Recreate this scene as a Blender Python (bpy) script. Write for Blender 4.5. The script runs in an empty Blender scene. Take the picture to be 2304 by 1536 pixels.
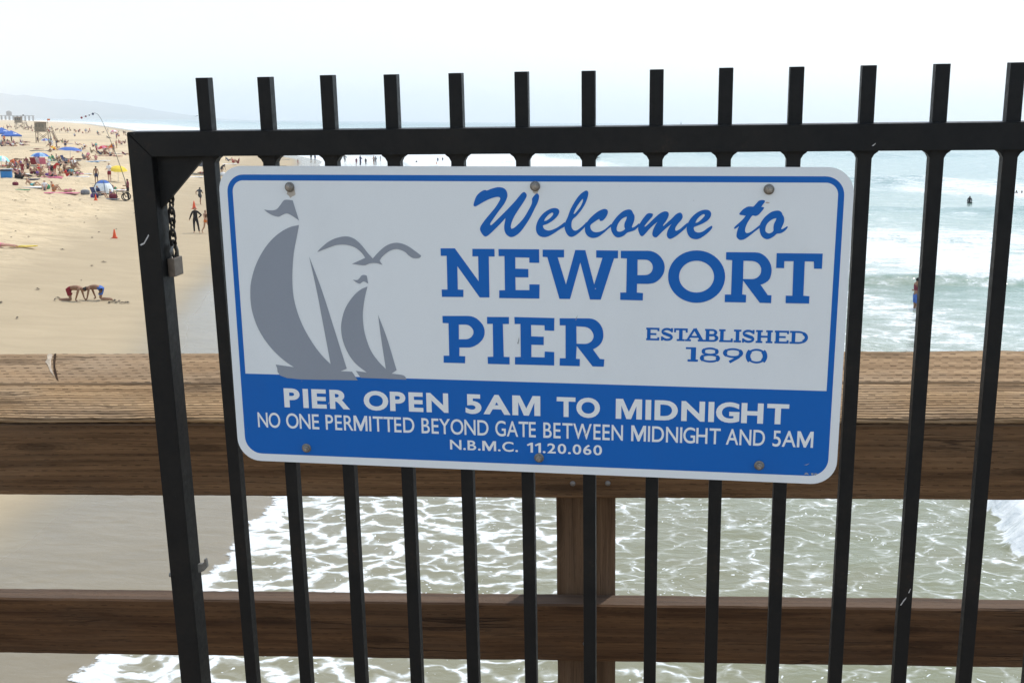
import bpy, bmesh, math, random
from mathutils import Vector, Matrix, noise
random.seed(7)
R = math.radians
scene = bpy.context.scene
COL = scene.collection

# ------------------------------------------------------------------ camera
EYE = Vector((0.0, 0.0, 7.5))
FPX = 2512.58                      # focal length in photo pixels (photo is 2304 wide)
CR = Vector((0.99996425, 0.00163207, 0.00829646))
CU = Vector((-0.00845547, 0.19301203, 0.98115996))
CF = Vector((0.0, 0.98119503, -0.19301893))
cam = bpy.data.cameras.new('camera')
cam.sensor_width = 36.0
cam.lens = 36.0 * FPX / 2304.0
cam.clip_start = 0.05
cam.clip_end = 60000
camo = bpy.data.objects.new('camera', cam)
COL.objects.link(camo)
camo.matrix_world = Matrix(((CR.x, CU.x, -CF.x, EYE.x), (CR.y, CU.y, -CF.y, EYE.y), (CR.z, CU.z, -CF.z, EYE.z), (0, 0, 0, 1)))
scene.camera = camo

# ------------------------------------------------------------------ sky, sun, exposure
SUN_EL, SUN_AZ = R(58), R(32)      # azimuth from straight ahead (+Y) towards the right (+X)
world = bpy.data.worlds.new('World')
scene.world = world
world.use_nodes = True
wn = world.node_tree
wn.nodes.clear()
sky = wn.nodes.new('ShaderNodeTexSky')
sky.sky_type = 'NISHITA'
sky.sun_disc = False
sky.sun_elevation = SUN_EL
sky.sun_rotation = SUN_AZ
sky.altitude = 0
sky.air_density = 1.0
sky.dust_density = 1.5
sky.ozone_density = 1.0
hs = wn.nodes.new('ShaderNodeHueSaturation')
hs.inputs['Saturation'].default_value = 0.95
veil = wn.nodes.new('ShaderNodeMix')          # thin bright marine haze over the whole sky
veil.data_type = 'RGBA'
veil.inputs[0].default_value = 0.5
veil.inputs[7].default_value = (3.75, 4.25, 4.75, 1)
bg = wn.nodes.new('ShaderNodeBackground')
bg.inputs['Strength'].default_value = 0.14
wo = wn.nodes.new('ShaderNodeOutputWorld')
wn.links.new(sky.outputs[0], hs.inputs['Color'])
wn.links.new(hs.outputs[0], veil.inputs[6])
wn.links.new(veil.outputs[2], bg.inputs['Color'])
wn.links.new(bg.outputs[0], wo.inputs['Surface'])
sl = bpy.data.lights.new('sun', 'SUN')
sl.energy = 1.7
sl.angle = R(1.0)
sl.color = (1.0, 0.955, 0.88)
slo = bpy.data.objects.new('sun', sl)
COL.objects.link(slo)
SUND = Vector((math.sin(SUN_AZ) * math.cos(SUN_EL), math.cos(SUN_AZ) * math.cos(SUN_EL), math.sin(SUN_EL)))
slo.rotation_euler = SUND.to_track_quat('Z', 'Y').to_euler()
slo.location = (20, 30, 60)
scene.view_settings.view_transform = 'Standard'
scene.view_settings.look = 'None'
scene.view_settings.exposure = 0.8
scene.view_settings.gamma = 1.0
scene.view_settings.use_curve_mapping = False
scene.render.engine = 'CYCLES'
scene.cycles.max_bounces = 6
scene.cycles.diffuse_bounces = 3
scene.cycles.glossy_bounces = 2
scene.cycles.volume_bounces = 2
scene.cycles.caustics_reflective = False
scene.cycles.caustics_refractive = False

# ------------------------------------------------------------------ node helpers
class NT:
    def __init__(self, name):
        self.m = bpy.data.materials.new(name)
        self.m.use_nodes = True
        self.t = self.m.node_tree
        self.t.nodes.clear()
        self.out = self.t.nodes.new('ShaderNodeOutputMaterial')
    def n(self, typ, **kw):
        nd = self.t.nodes.new(typ)
        for k, v in kw.items():
            setattr(nd, k, v)
        return nd
    def put(self, sock, v):
        if hasattr(v, 'is_linked') or hasattr(v, 'links'):
            self.t.links.new(v, sock)
        elif isinstance(v, (tuple, list)) and len(v) == 3 and sock.type == 'RGBA':
            sock.default_value = (*v, 1)
        else:
            sock.default_value = v
    def math(self, op, a, b=0.0, c=None, clamp=False):
        nd = self.n('ShaderNodeMath', operation=op, use_clamp=clamp)
        self.put(nd.inputs[0], a)
        self.put(nd.inputs[1], b)
        if c is not None:
            self.put(nd.inputs[2], c)
        return nd.outputs[0]
    def rng(self, v, a, b, c=0.0, d=1.0, smooth=False):
        nd = self.n('ShaderNodeMapRange', interpolation_type='SMOOTHSTEP' if smooth else 'LINEAR')
        nd.clamp = True
        for i, x in enumerate((v, a, b, c, d)):
            self.put(nd.inputs[i], x)
        return nd.outputs[0]
    def mix(self, f, a, b, mode='MIX'):
        nd = self.n('ShaderNodeMix', data_type='RGBA', blend_type=mode)
        self.put(nd.inputs[0], f)
        self.put(nd.inputs[6], a)
        self.put(nd.inputs[7], b)
        return nd.outputs[2]
    def mapping(self, vec, scale=(1, 1, 1), loc=(0, 0, 0), rot=(0, 0, 0)):
        nd = self.n('ShaderNodeMapping')
        self.t.links.new(vec, nd.inputs['Vector'])
        nd.inputs['Scale'].default_value = scale
        nd.inputs['Location'].default_value = loc
        nd.inputs['Rotation'].default_value = rot
        return nd.outputs[0]
    def noise(self, vec, scale=1.0, detail=3.0, rough=0.5, dist=0.0):
        nd = self.n('ShaderNodeTexNoise')
        self.t.links.new(vec, nd.inputs['Vector'])
        nd.inputs['Scale'].default_value = scale
        nd.inputs['Detail'].default_value = detail
        nd.inputs['Roughness'].default_value = rough
        nd.inputs['Distortion'].default_value = dist
        return nd
    def bump(self, h, strength=0.5, dist=0.01, normal=None):
        nd = self.n('ShaderNodeBump')
        self.put(nd.inputs['Strength'], strength)
        nd.inputs['Distance'].default_value = dist
        self.t.links.new(h, nd.inputs['Height'])
        if normal is not None:
            self.t.links.new(normal, nd.inputs['Normal'])
        return nd.outputs[0]
    def bsdf(self, color, rough=0.5, normal=None, metallic=0.0, spec=0.5, ior=None, link=True):
        nd = self.n('ShaderNodeBsdfPrincipled')
        self.put(nd.inputs['Base Color'], color)
        self.put(nd.inputs['Roughness'], rough)
        self.put(nd.inputs['Metallic'], metallic)
        self.put(nd.inputs['Specular IOR Level'], spec)
        if ior:
            nd.inputs['IOR'].default_value = ior
        if normal is not None:
            self.t.links.new(normal, nd.inputs['Normal'])
        if link:
            self.t.links.new(nd.outputs[0], self.out.inputs['Surface'])
        return nd
    def obj(self):
        return self.n('ShaderNodeTexCoord').outputs['Object']
    def uv(self):
        return self.n('ShaderNodeTexCoord').outputs['UV']
    def pos(self):
        return self.n('ShaderNodeNewGeometry').outputs['Position']
    def sep(self, v):
        nd = self.n('ShaderNodeSeparateXYZ')
        self.t.links.new(v, nd.inputs[0])
        return nd.outputs
    def attr(self, name):
        return self.n('ShaderNodeAttribute', attribute_name=name).outputs['Fac']

def plain(name, col, rough=0.6, var=0.12, scale=30.0, metallic=0.0, spec=0.5, bump=0.0, grime=None):
    t = NT(name)
    nz = t.noise(t.obj(), scale, 4, 0.6).outputs['Fac']
    lo = tuple(c * (1 - var) for c in col)
    hi = tuple(min(1, c * (1 + var)) for c in col)
    c = t.mix(t.rng(nz, 0.3, 0.7), lo, hi)
    if grime:
        nz2 = t.noise(t.obj(), scale * 0.35, 6, 0.7).outputs['Fac']
        c = t.mix(t.rng(nz2, 0.58, 0.72), c, grime)
    nrm = t.bump(nz, bump, 0.01) if bump else None
    t.bsdf(c, rough, nrm, metallic, spec)
    return t.m

_cm = {}
def cmat(kind, col, rough=0.8):
    key = (kind, tuple(round(c, 3) for c in col))
    if key not in _cm:
        _cm[key] = plain(kind, col, rough, 0.1, 6.0, spec=0.25)
    return _cm[key]

# ------------------------------------------------------------------ object helpers
def link(o, parent=None):
    COL.objects.link(o)
    if parent is not None:
        o.parent = parent
    return o
def tag(o, label=None, cat=None, group=None, kind=None):
    if label: o['label'] = label
    if cat: o['category'] = cat
    if group: o['group'] = group
    if kind: o['kind'] = kind
    return o
def empty(name, label, cat, loc=(0, 0, 0), rz=0.0, group=None, mat=None):
    o = bpy.data.objects.new(name, None)
    o.empty_display_size = 0.1
    link(o)
    if mat is not None:
        o.matrix_world = mat
    else:
        o.location = loc
        o.rotation_euler = (0, 0, rz)
    return tag(o, label, cat, group)
def to_mesh(name, bm, m=None, smooth=False):
    bmesh.ops.recalc_face_normals(bm, faces=bm.faces)
    me = bpy.data.meshes.new(name)
    bm.to_mesh(me)
    bm.free()
    if smooth:
        for p in me.polygons: p.use_smooth = True
    if m is not None: me.materials.append(m)
    return me
def part(name, bm, m, parent=None, smooth=False, label=None):
    o = bpy.data.objects.new(name, to_mesh(name, bm, m, smooth))
    link(o, parent)
    if label: o['label'] = label
    return o
def inst(name, me, m, parent=None, loc=None, rot=None, scale=None):
    o = bpy.data.objects.new(name, me)
    link(o, parent)
    if len(me.materials) == 0: me.materials.append(None)
    o.material_slots[0].link = 'OBJECT'
    o.material_slots[0].material = m
    if loc is not None: o.location = loc
    if rot is not None: o.rotation_euler = rot
    if scale is not None: o.scale = scale
    return o
def box(bm, c, s, M=None, bevel=0.0):
    r = bmesh.ops.create_cube(bm, size=1.0)
    vs = r['verts']
    for v in vs:
        v.co = Vector((v.co.x * s[0], v.co.y * s[1], v.co.z * s[2])) + Vector(c)
    if bevel:
        es = list({e for v in vs for e in v.link_edges})
        g = bmesh.ops.bevel(bm, geom=es, offset=bevel, segments=2, profile=0.7, affect='EDGES')
        vs = list({v for f in g['faces'] for v in f.verts} | {v for v in vs if v.is_valid})
    if M is not None:
        bmesh.ops.transform(bm, matrix=M, verts=[v for v in vs if v.is_valid])
    return vs
def tube(bm, pts, r, seg=8, r2=None, cap=True):
    pts = [Vector(p) for p in pts]
    rings = []
    for i, p in enumerate(pts):
        d = (pts[min(i + 1, len(pts) - 1)] - pts[max(i - 1, 0)]).normalized()
        a = d.cross(Vector((0, 0, 1)))
        if a.length < 0.05: a = d.cross(Vector((0, 1, 0)))
        a.normalize()
        b = d.cross(a)
        rr = r if r2 is None else r + (r2 - r) * i / (len(pts) - 1)
        rings.append([bm.verts.new(p + (a * math.cos(2 * math.pi * k / seg) + b * math.sin(2 * math.pi * k / seg)) * rr) for k in range(seg)])
    for A, B in zip(rings, rings[1:]):
        for k in range(seg):
            bm.faces.new((A[k], A[(k + 1) % seg], B[(k + 1) % seg], B[k]))
    if cap:
        bm.faces.new(rings[0][::-1])
        bm.faces.new(rings[-1])
def lathe(bm, prof, seg=16, M=None):
    rings = []
    for r, z in prof:
        if r < 1e-6:
            rings.append([bm.verts.new((0, 0, z))])
        else:
            rings.append([bm.verts.new((r * math.cos(2 * math.pi * k / seg), r * math.sin(2 * math.pi * k / seg), z)) for k in range(seg)])
    for A, B in zip(rings, rings[1:]):
        for k in range(seg):
            a, a2, b, b2 = A[k % len(A)], A[(k + 1) % len(A)], B[k % len(B)], B[(k + 1) % len(B)]
            q = []
            for v in (a, a2, b2, b):
                if v not in q: q.append(v)
            if len(q) > 2: bm.faces.new(q)
    if M is not None:
        bmesh.ops.transform(bm, matrix=M, verts=[v for r_ in rings for v in r_])
def prism(bm, poly, y0, y1):
    A = [bm.verts.new((x, y0, z)) for x, z in poly]
    B = [bm.verts.new((x, y1, z)) for x, z in poly]
    bm.faces.new(A)
    bm.faces.new(B[::-1])
    for i in range(len(poly)):
        j = (i + 1) % len(poly)
        bm.faces.new((A[i], B[i], B[j], A[j]))
def sstep(a, b, v):
    t = max(0.0, min(1.0, (v - a) / (b - a)))
    return t * t * (3 - 2 * t)

# ------------------------------------------------------------------ the lie of the land
SHORE = [(-400, 8), (-100, 0), (-20, -5), (8, -6.6), (14, -6.1), (18.4, -5.2), (21.4, -5.0), (28, -6.3), (40, -8.4), (60, -11.5), (100, -18), (211, -36), (260, -53), (347, -94), (737, -247), (1500, -560), (4000, -1900), (9000, -4800), (14000, -7900)]
def shore_x(y):
    for (a, xa), (b, xb) in zip(SHORE, SHORE[1:]):
        if y <= b:
            return xa + (xb - xa) * (y - a) / (b - a)
    return SHORE[-1][1]
def slope_cos(y):
    h = max(1.0, y * 0.05)
    s = (shore_x(y + h) - shore_x(y - h)) / (2 * h)
    return 1.0 / math.sqrt(1 + s * s)
def offshore(x, y):
    return (x - shore_x(y)) * slope_cos(y)
def sand_z(d):
    if d >= 0: return max(-3.0, -0.035 * d)
    l = -d
    if l < 8: z = 0.035 * l
    elif l < 30: z = 0.28 + 0.08 * (l - 8)
    else: z = 2.04 + 0.9 * (1 - math.exp(-(l - 30) / 35.0))
    return z
def ground(x, y):
    return sand_z(offshore(x, y))
def pixel_ray(px, py):
    return CR * ((px - 1152) / FPX) + CU * ((768 - py) / FPX) + CF
def at(px, py):
    """point of the beach or sea seen at a photo pixel, and its distance"""
    d = pixel_ray(px, py)
    t, last = 8.0, 8.0
    while t < 4000:
        p = EYE + d * t
        if p.z <= max(0.0, ground(p.x, p.y)):
            a, b = last, t
            for _ in range(30):
                m = (a + b) / 2
                p = EYE + d * m
                if p.z <= max(0.0, ground(p.x, p.y)): b = m
                else: a = m
            p = EYE + d * b
            return Vector((p.x, p.y, max(0.0, ground(p.x, p.y)))), b
        last = t
        t *= 1.02
    return EYE + d * t, t

def grid_mesh(name, ys, ds, zfun, dmin=None, attrs=()):
    verts, vals = [], {a: [] for a, _ in attrs}
    for y in ys:
        sx, sc = shore_x(y), slope_cos(y)
        for d in ds:
            dd = d if dmin is None else dmin(y, d)
            x = sx + dd / sc
            z = zfun(x, y, dd)
            verts.append((x, y, z))
            for a, fn in attrs: vals[a].append(fn(x, y, dd))
    w = len(ds)
    faces = [(j * w + i, j * w + i + 1, (j + 1) * w + i + 1, (j + 1) * w + i) for j in range(len(ys) - 1) for i in range(w - 1)]
    me = bpy.data.meshes.new(name)
    me.from_pydata(verts, [], faces)
    for p in me.polygons: p.use_smooth = True
    for a, _ in attrs:
        at_ = me.attributes.new(a, 'FLOAT', 'POINT')
        at_.data.foreach_set('value', vals[a])
    return me
def steps(a, b, s0, g):
    out, v, s = [], a, s0
    while v < b:
        out.append(v)
        v += s
        s *= g
    out.append(b)
    return out
def nz(x, y, z=0.0): return noise.noise(Vector((x, y, z)))

def sand_lumps(x, y, d):
    k = sstep(6, 22, -d) * (1 - sstep(150, 400, y))
    if k <= 0: return 0.0
    tr = max(0.0, nz(x * .9 + y * .12, y * .55, 21.0) - 0.12)          # trampled hollows
    return k * (0.06 * nz(x * .12, y * .12) + 0.10 * nz(x * .55, y * .42, 3) + 0.09 * nz(x * 1.5, y * 1.2, 9) + 0.04 * nz(x * 3.1, y * 2.0, 5) - 0.34 * tr)

# sand: one sheet under everything, sea bed included
def sand_material():
    t = NT('beach_sand')
    P = t.pos()
    S = t.sep(P)
    big = t.noise(t.mapping(P, (0.06, 0.035, 0.06)), 1.0, 4, 0.6).outputs['Fac']
    mid = t.noise(t.mapping(P, (0.35, 0.9, 0.5)), 1.0, 5, 0.65, 0.6).outputs['Fac']
    fine = t.noise(t.mapping(P, (1.6, 3.2, 2.0)), 1.0, 5, 0.7).outputs['Fac']
    grain = t.noise(P, 40.0, 3, 0.7).outputs['Fac']
    foot = t.n('ShaderNodeTexVoronoi', feature='F1')
    t.t.links.new(t.mapping(P, (1.3, 2.2, 1.3)), foot.inputs['Vector'])
    foot.inputs['Scale'].default_value = 1.0
    pits = t.rng(foot.outputs['Distance'], 0.05, 0.42, 0.0, 1.0, True)
    dry = t.mix(t.rng(mid, 0.35, 0.68), (0.525, 0.411, 0.262), (0.673, 0.538, 0.345))
    dry = t.mix(t.math('MULTIPLY', t.rng(big, 0.46, 0.62), 0.55), dry, (0.383, 0.315, 0.215))
    dry = t.mix(t.math('MULTIPLY', t.rng(fine, 0.5, 0.75), 0.35), dry, (0.725, 0.590, 0.395))
    damp = t.mix(t.rng(mid, 0.3, 0.7), (0.373, 0.297, 0.191), (0.425, 0.339, 0.220))
    wet = t.mix(t.rng(mid, 0.3, 0.7), (0.205, 0.172, 0.112), (0.238, 0.200, 0.132))
    wob = t.math('ADD', S[2], t.math('MULTIPLY', t.math('SUBTRACT', mid, 0.5), 0.25))
    wob2 = t.math('ADD', S[2], t.math('MULTIPLY', t.math('SUBTRACT', big, 0.5), 0.12))
    kd = t.rng(wob, 0.55, 0.95, 0.0, 1.0, True)
    kw = t.rng(wob2, 0.10, 0.20, 1.0, 0.0, True)
    c = t.mix(kd, damp, dry)
    c = t.mix(kw, c, wet)
    h = t.math('ADD', t.math('MULTIPLY', pits, 0.55), t.math('ADD', t.math('MULTIPLY', mid, 0.8), t.math('MULTIPLY', fine, 0.5)))
    st = t.math('ADD', t.math('MULTIPLY', kd, 0.75), 0.06)
    nb = t.bump(h, st, 0.30)
    nb = t.bump(grain, t.math('MULTIPLY', kd, 0.25), 0.01, nb)
    rip = t.noise(t.mapping(P, (0.9, 2.6, 1.0), rot=(0, 0, 0.5)), 1.0, 3, 0.5, 0.5).outputs['Fac']
    nb = t.bump(rip, t.math('MULTIPLY', kw, 0.35), 0.05, nb)
    t.bsdf(c, t.rng(kw, 0.0, 1.0, 0.9, 0.24), nb, spec=t.rng(kw, 0.0, 1.0, 0.15, 0.24))
    return t.m
M_SAND = sand_material()
ys = [-300, -120, -50, -20, 0] + steps(8, 34, 0.8, 1.0) + steps(34.4, 125, 0.34, 1.006) + steps(127, 14000, 2, 1.07)
ds = [-9000, -5000, -2500, -1200, -600, -300, -200, -150, -120] + [-100 + 2 * i for i in range(29)] + [-43 + 0.36 * i for i in range(120)] + [0, 1, 2, 4, 8, 15, 30, 60, 90, 200, 900, 4000, 14000]
sand = bpy.data.objects.new('beach', grid_mesh('beach', ys, ds, lambda x, y, d: sand_z(d) + sand_lumps(x, y, d)))
sand.data.materials.append(M_SAND)
link(sand)
tag(sand, 'pale sandy beach sloping down to wet sand at the waterline', 'beach', kind='structure')

# sea ----------------------------------------------------------------
BANDS = [(30, .60), (44, .58), (47, .42), (52.5, .30), (54, .66), (59, .50), (63, .52), (70, .64), (75, .54), (79, .47), (90, .44), (100, .28), (122, .30), (132, .58), (150, .62), (162, .34), (180, .15), (250, .08), (400, .08), (20000, .08)]
def band(y):
    for (a, fa), (b, fb) in zip(BANDS, BANDS[1:]):
        if y <= b: return fa + (fb - fa) * max(0.0, (y - a)) / (b - a)
    return BANDS[-1][1]
def foam_amount(x, y, dd):
    d = dd - sea_edge(y, 0) * (1 - sstep(0, 6, dd))
    n1 = nz(x * .06, y * .035, 7)
    n2 = nz(x * .22, y * .11, 11)
    n3 = nz(x * .5, y * .5, 3)
    edge = 0.0 if d > 2.6 else (1.15 * (1 - sstep(0.30 + 0.25 * nz(y * .9, 1), 1.0 + 0.8 * nz(y * .5, 5), d)))
    b = bore(x, y, d)
    e = d + 1.3 * n1 + .7 * n3
    inner = 0.535 - 0.12 * sstep(1.5, 4.5, e) - 0.23 * sstep(4.5, 9.0, e)
    wash = 1.3 * sstep(-0.06, 0.12, b) * (1 - 0.75 * sstep(2.0, 4.5, b))
    k = sstep(1.0, 4.0, b)
    outer = band(y + 3.0 * n1 * (1 + y * .012) + 1.2 * n3) + 0.42 * n1 + 0.30 * n2
    outer -= 0.25 * sstep(60, 130, d)
    far = sstep(150, 215, y) * (1 - sstep(42 + y * .02, 56 + y * .03, d + 6 * n1))
    f = max(inner * (1 - k) + outer * k, wash)
    f = max(f, far * (1.0 + .4 * n1), edge)
    ln = math.exp(-((y - 262 - .25 * x + 14 * nz(x * .015, 2)) / 4.0) ** 2) * sstep(0.05, 0.35, nz(x * .03, 9))
    return max(f, 1.1 * ln * sstep(20, 40, d))
def bore(x, y, d):
    return d - 14.2 - 0.9 * nz(y * .22, 3.3) - 0.35 * nz(y * 1.1, x * .4) - 0.15 * nz(y * 3.1, 8.0)
def ridge(d, c, h, front, back):
    q = d - c
    return h * (math.exp(-(q / front) ** 2) if q < 0 else math.exp(-(q / back) ** 2))
def sea_z(x, y, d):
    base = max(sand_z(d) + 0.012, 0.0) if d < 1.5 else 0.02
    a = sstep(0.5, 10, d)
    z = base + a * (0.035 * nz(x * .8, y * .8) + 0.03 * nz(x * .3, y * .3, 4))
    b = bore(x, y, d)
    if -1 < b < 9: z += 0.42 * sstep(-0.05, 0.45, b) * (1 - sstep(1.0, 8, b)) * (1 + 0.35 * nz(x * 1.3, y * 1.3, 5))
    if d > 15:
        w = 2.2 * nz(x * .06, 6.0) + 0.6 * nz(x * .25, 2.0)
        am = (0.8 + 0.6 * nz(x * .07, 14.0)) * sstep(15, 22, d)
        z += ridge(y + w, 53.2, 0.42 * am, .7, 4.0)
        z += ridge(y + w * 1.5, 74, 0.40 * am, 1.2, 5)
        z += ridge(y + w * 2, 101, 0.55 * am, 1.8, 6)
        z += ridge(y + w * 3, 150, 0.8 * am, 3, 9)
        z += ridge(y - .25 * x + w * 5, 262, 1.2 * am, 4, 12)
    if d > 20: z += min(1, (d - 20) / 60.0) * (0.16 * nz(x * .13, y * .09, 2) + 0.08 * nz(x * .45, y * .33, 8)) * (1 - sstep(400, 1500, d))
    return z
def sea_edge(y, d):
    e = 0.35 * nz(y * .35, 2.2) + 0.16 * nz(y * 1.4, 6.1) + 0.07 * nz(y * 4.0, 1.0)
    return d + e * (1 - sstep(0, 6, d))
def sea_material():
    t = NT('sea_water')
    P = t.pos()
    f = t.attr('foam')
    d = t.attr('offshore')
    wv = t.n('ShaderNodeVectorMath', operation='ADD')
    nd = t.noise(t.mapping(P, (1.0, 1.0, 0.0)), 0.9, 3, 0.6)
    sc = t.n('ShaderNodeVectorMath', operation='SCALE')
    sub = t.n('ShaderNodeVectorMath', operation='SUBTRACT')
    t.t.links.new(nd.outputs['Color'], sub.inputs[0])
    sub.inputs[1].default_value = (0.5, 0.5, 0.5)
    t.t.links.new(sub.outputs[0], sc.inputs[0])
    sc.inputs['Scale'].default_value = 1.3
    t.t.links.new(P, wv.inputs[0])
    t.t.links.new(sc.outputs[0], wv.inputs[1])
    def lace(scale, k, off):
        v = t.n('ShaderNodeTexVoronoi', feature='DISTANCE_TO_EDGE', voronoi_dimensions='2D')
        t.t.links.new(t.mapping(wv.outputs[0], scale, off, (0, 0, 0.25)), v.inputs['Vector'])
        v.inputs['Scale'].default_value = 1.0
        return t.rng(v.outputs['Distance'], 0.0, k, 1.0, 0.0)
    L1 = lace((1.2, 2.1, 1), 0.28, (0, 0, 0))
    L2 = lace((2.9, 4.6, 1), 0.36, (3, 7, 0))
    big = t.noise(t.mapping(P, (0.55, 0.8, 0)), 1.0, 4, 0.6).outputs['Fac']
    fine = t.noise(t.mapping(P, (2.6, 4.2, 0)), 1.0, 5, 0.7).outputs['Fac']
    L = t.math('ADD', t.math('MULTIPLY', L1, 0.70), t.math('MULTIPLY', L2, 0.30))
    surf = t.rng(t.noise(t.mapping(wv.outputs[0], (0.42, 1.0, 0)), 1.0, 6, 0.72, 0.5).outputs['Fac'], 0.22, 0.78)
    kf = t.rng(d, 13, 24)
    L = t.math('ADD', t.math('MULTIPLY', L, t.math('SUBTRACT', 1.0, kf)), t.math('MULTIPLY', surf, kf))
    L = t.math('ADD', L, t.math('MULTIPLY', t.math('SUBTRACT', fine, 0.5), 0.75))
    dens = t.math('ADD', f, t.math('MULTIPLY', t.math('SUBTRACT', big, 0.5), 0.95))
    k = t.math('SUBTRACT', t.math('ADD', L, dens), 1.0)
    mask = t.rng(k, t.rng(d, 15, 60, 0.01, -0.06), t.rng(d, 15, 60, 0.25, 0.48), 0.0, 1.0, True)
    vs_ = t.n('ShaderNodeTexVoronoi', feature='F1', voronoi_dimensions='2D')
    t.t.links.new(t.mapping(wv.outputs[0], (4.2, 6.0, 1)), vs_.inputs['Vector'])
    vs_.inputs['Scale'].default_value = 1.0
    rare = t.rng(t.noise(t.mapping(P, (0.8, 1.2, 0), (5, 2, 0)), 1.0, 3, 0.6).outputs['Fac'], 0.44, 0.70, 0.0, 0.17)
    speck = t.math('MULTIPLY', t.math('LESS_THAN', vs_.outputs['Distance'], rare), t.rng(d, 14, 20, 1.0, 0.0))
    mask = t.math('MAXIMUM', mask, t.math('MULTIPLY', speck, 0.9))
    thin = t.rng(k, -0.30, 0.10, 0.0, 0.22, True)
    c = t.mix(t.rng(d, 0.0, 12.0), (0.212, 0.190, 0.115), (0.180, 0.187, 0.106))
    c = t.mix(t.rng(d, 14.0, 34.0), c, (0.150, 0.250, 0.190))
    c = t.mix(t.rng(d, 36.0, 110.0), c, (0.105, 0.232, 0.215))
    c = t.mix(t.rng(d, 150.0, 900.0), c, (0.079, 0.158, 0.169))
    mud = t.noise(t.mapping(P, (0.35, 0.5, 0)), 1.0, 3, 0.5).outputs['Fac']
    c = t.mix(t.math('MULTIPLY', t.rng(mud, 0.45, 0.7), t.rng(d, 10, 40, 0.35, 0.0)), c, (0.26, 0.235, 0.175))
    c = t.mix(thin, c, (0.75, 0.77, 0.74))
    h1 = t.noise(t.mapping(P, (1.1, 2.0, 1)), 1.0, 4, 0.6, 0.4).outputs['Fac']
    h2 = t.noise(t.mapping(P, (0.22, 0.35, 1)), 1.0, 4, 0.6, 0.4).outputs['Fac']
    nb = t.bump(h1, t.rng(d, 0, 6, 0.2, 0.55), 0.10)
    nb = t.bump(h2, t.rng(d, 20, 120, 0.0, 0.55), 0.7, nb)
    w = t.bsdf(c, t.rng(d, 30, 400, 0.10, 0.28), nb, spec=0.5, ior=1.33, link=False)
    fb = t.bump(t.math('ADD', k, t.math('MULTIPLY', fine, 0.8)), 0.5, 0.05)
    fo = t.bsdf(t.mix(t.rng(fine, 0.3, 0.7), (0.56, 0.60, 0.595), (0.80, 0.815, 0.81)), 0.9, fb, spec=0.1, link=False)
    mx = t.n('ShaderNodeMixShader')
    t.t.links.new(mask, mx.inputs[0])
    t.t.links.new(w.outputs[0], mx.inputs[1])
    t.t.links.new(fo.outputs[0], mx.inputs[2])
    rim = t.math('ADD', t.attr('rim'), t.math('ADD', t.math('MULTIPLY', t.math('SUBTRACT', fine, 0.5), 0.9), t.math('MULTIPLY', t.math('SUBTRACT', big, 0.5), 0.8)))
    tr = t.n('ShaderNodeBsdfTransparent')
    mt = t.n('ShaderNodeMixShader')          # the last film of the wash lets the wet sand through
    t.t.links.new(t.rng(rim, 0.10, 0.24, 0.0, 1.0, True), mt.inputs[0])
    t.t.links.new(tr.outputs[0], mt.inputs[1])
    t.t.links.new(mx.outputs[0], mt.inputs[2])
    t.t.links.new(mt.outputs[0], t.out.inputs['Surface'])
    return t.m
ys = [-250, -100, -40, -10, 4] + steps(9, 26, 0.13, 1.0) + steps(26.2, 120, 0.3, 1.012) + steps(123, 14000, 3, 1.06)
ds = steps(0, 1.6, 0.1, 1.08) + steps(1.9, 13, 0.35, 1.01) + steps(13.2, 16.4, 0.14, 1.0) + steps(16.8, 90, 0.45, 1.02) + steps(93, 16000, 3, 1.16)
sea = bpy.data.objects.new('sea', grid_mesh('sea', ys, ds, sea_z, sea_edge, (('foam', foam_amount), ('offshore', lambda x, y, d: d), ('rim', lambda x, y, d: d - sea_edge(y, 0) * (1 - sstep(0, 6, d))))))
sea.data.materials.append(sea_material())
link(sea)
tag(sea, 'grey green surf with lacy white foam running up the sand', 'sea', kind='structure')

# far coast hills ------------------------------------------------------
def hills():
    bm = bmesh.new()
    prof = [(-420, 58), (-200, 55), (-60, 53), (0, 52), (60, 50), (120, 44), (180, 42), (230, 37), (280, 31), (330, 22), (380, 13), (420, 6), (455, 2), (480, 0)]
    rows = []
    D = 8500.0
    for px in range(-420, 481, 12):
        for (a, ha), (b, hb) in zip(prof, prof[1:]):
            if a <= px <= b:
                h = ha + (hb - ha) * (px - a) / (b - a)
                break
        H = (h / FPX) * D * (1 + 0.05 * nz(px * .03, 0)) + 7 * max(0, nz(px * .09, 4)) * min(1, h / 20)
        X = (px - 1152) / FPX * D
        row = []
        for q, k in ((-900, 0.0), (-600, .35), (-300, .75), (0, 1.0), (500, .9), (1500, 0.3), (2500, 0.0)):
            row.append(bm.verts.new((X, D + q, max(-2, H * k * (1 + 0.15 * nz(px * .05, q * .004)) - 2))))
        rows.append(row)
    for A, B in zip(rows, rows[1:]):
        for i in range(len(A) - 1):
            bm.faces.new((A[i], B[i], B[i + 1], A[i + 1]))
    t = NT('distant_hillside')
    c = t.mix(t.rng(t.noise(t.pos(), 0.004, 5, 0.6).outputs['Fac'], 0.35, 0.65), (0.07, 0.09, 0.06), (0.16, 0.15, 0.11))
    t.bsdf(c, 0.95)
    o = part('hills', bm, t.m, None, True)
    tag(o, 'long low coastal hills fading into haze beyond the beach', 'hills', kind='structure')
hills()
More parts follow.
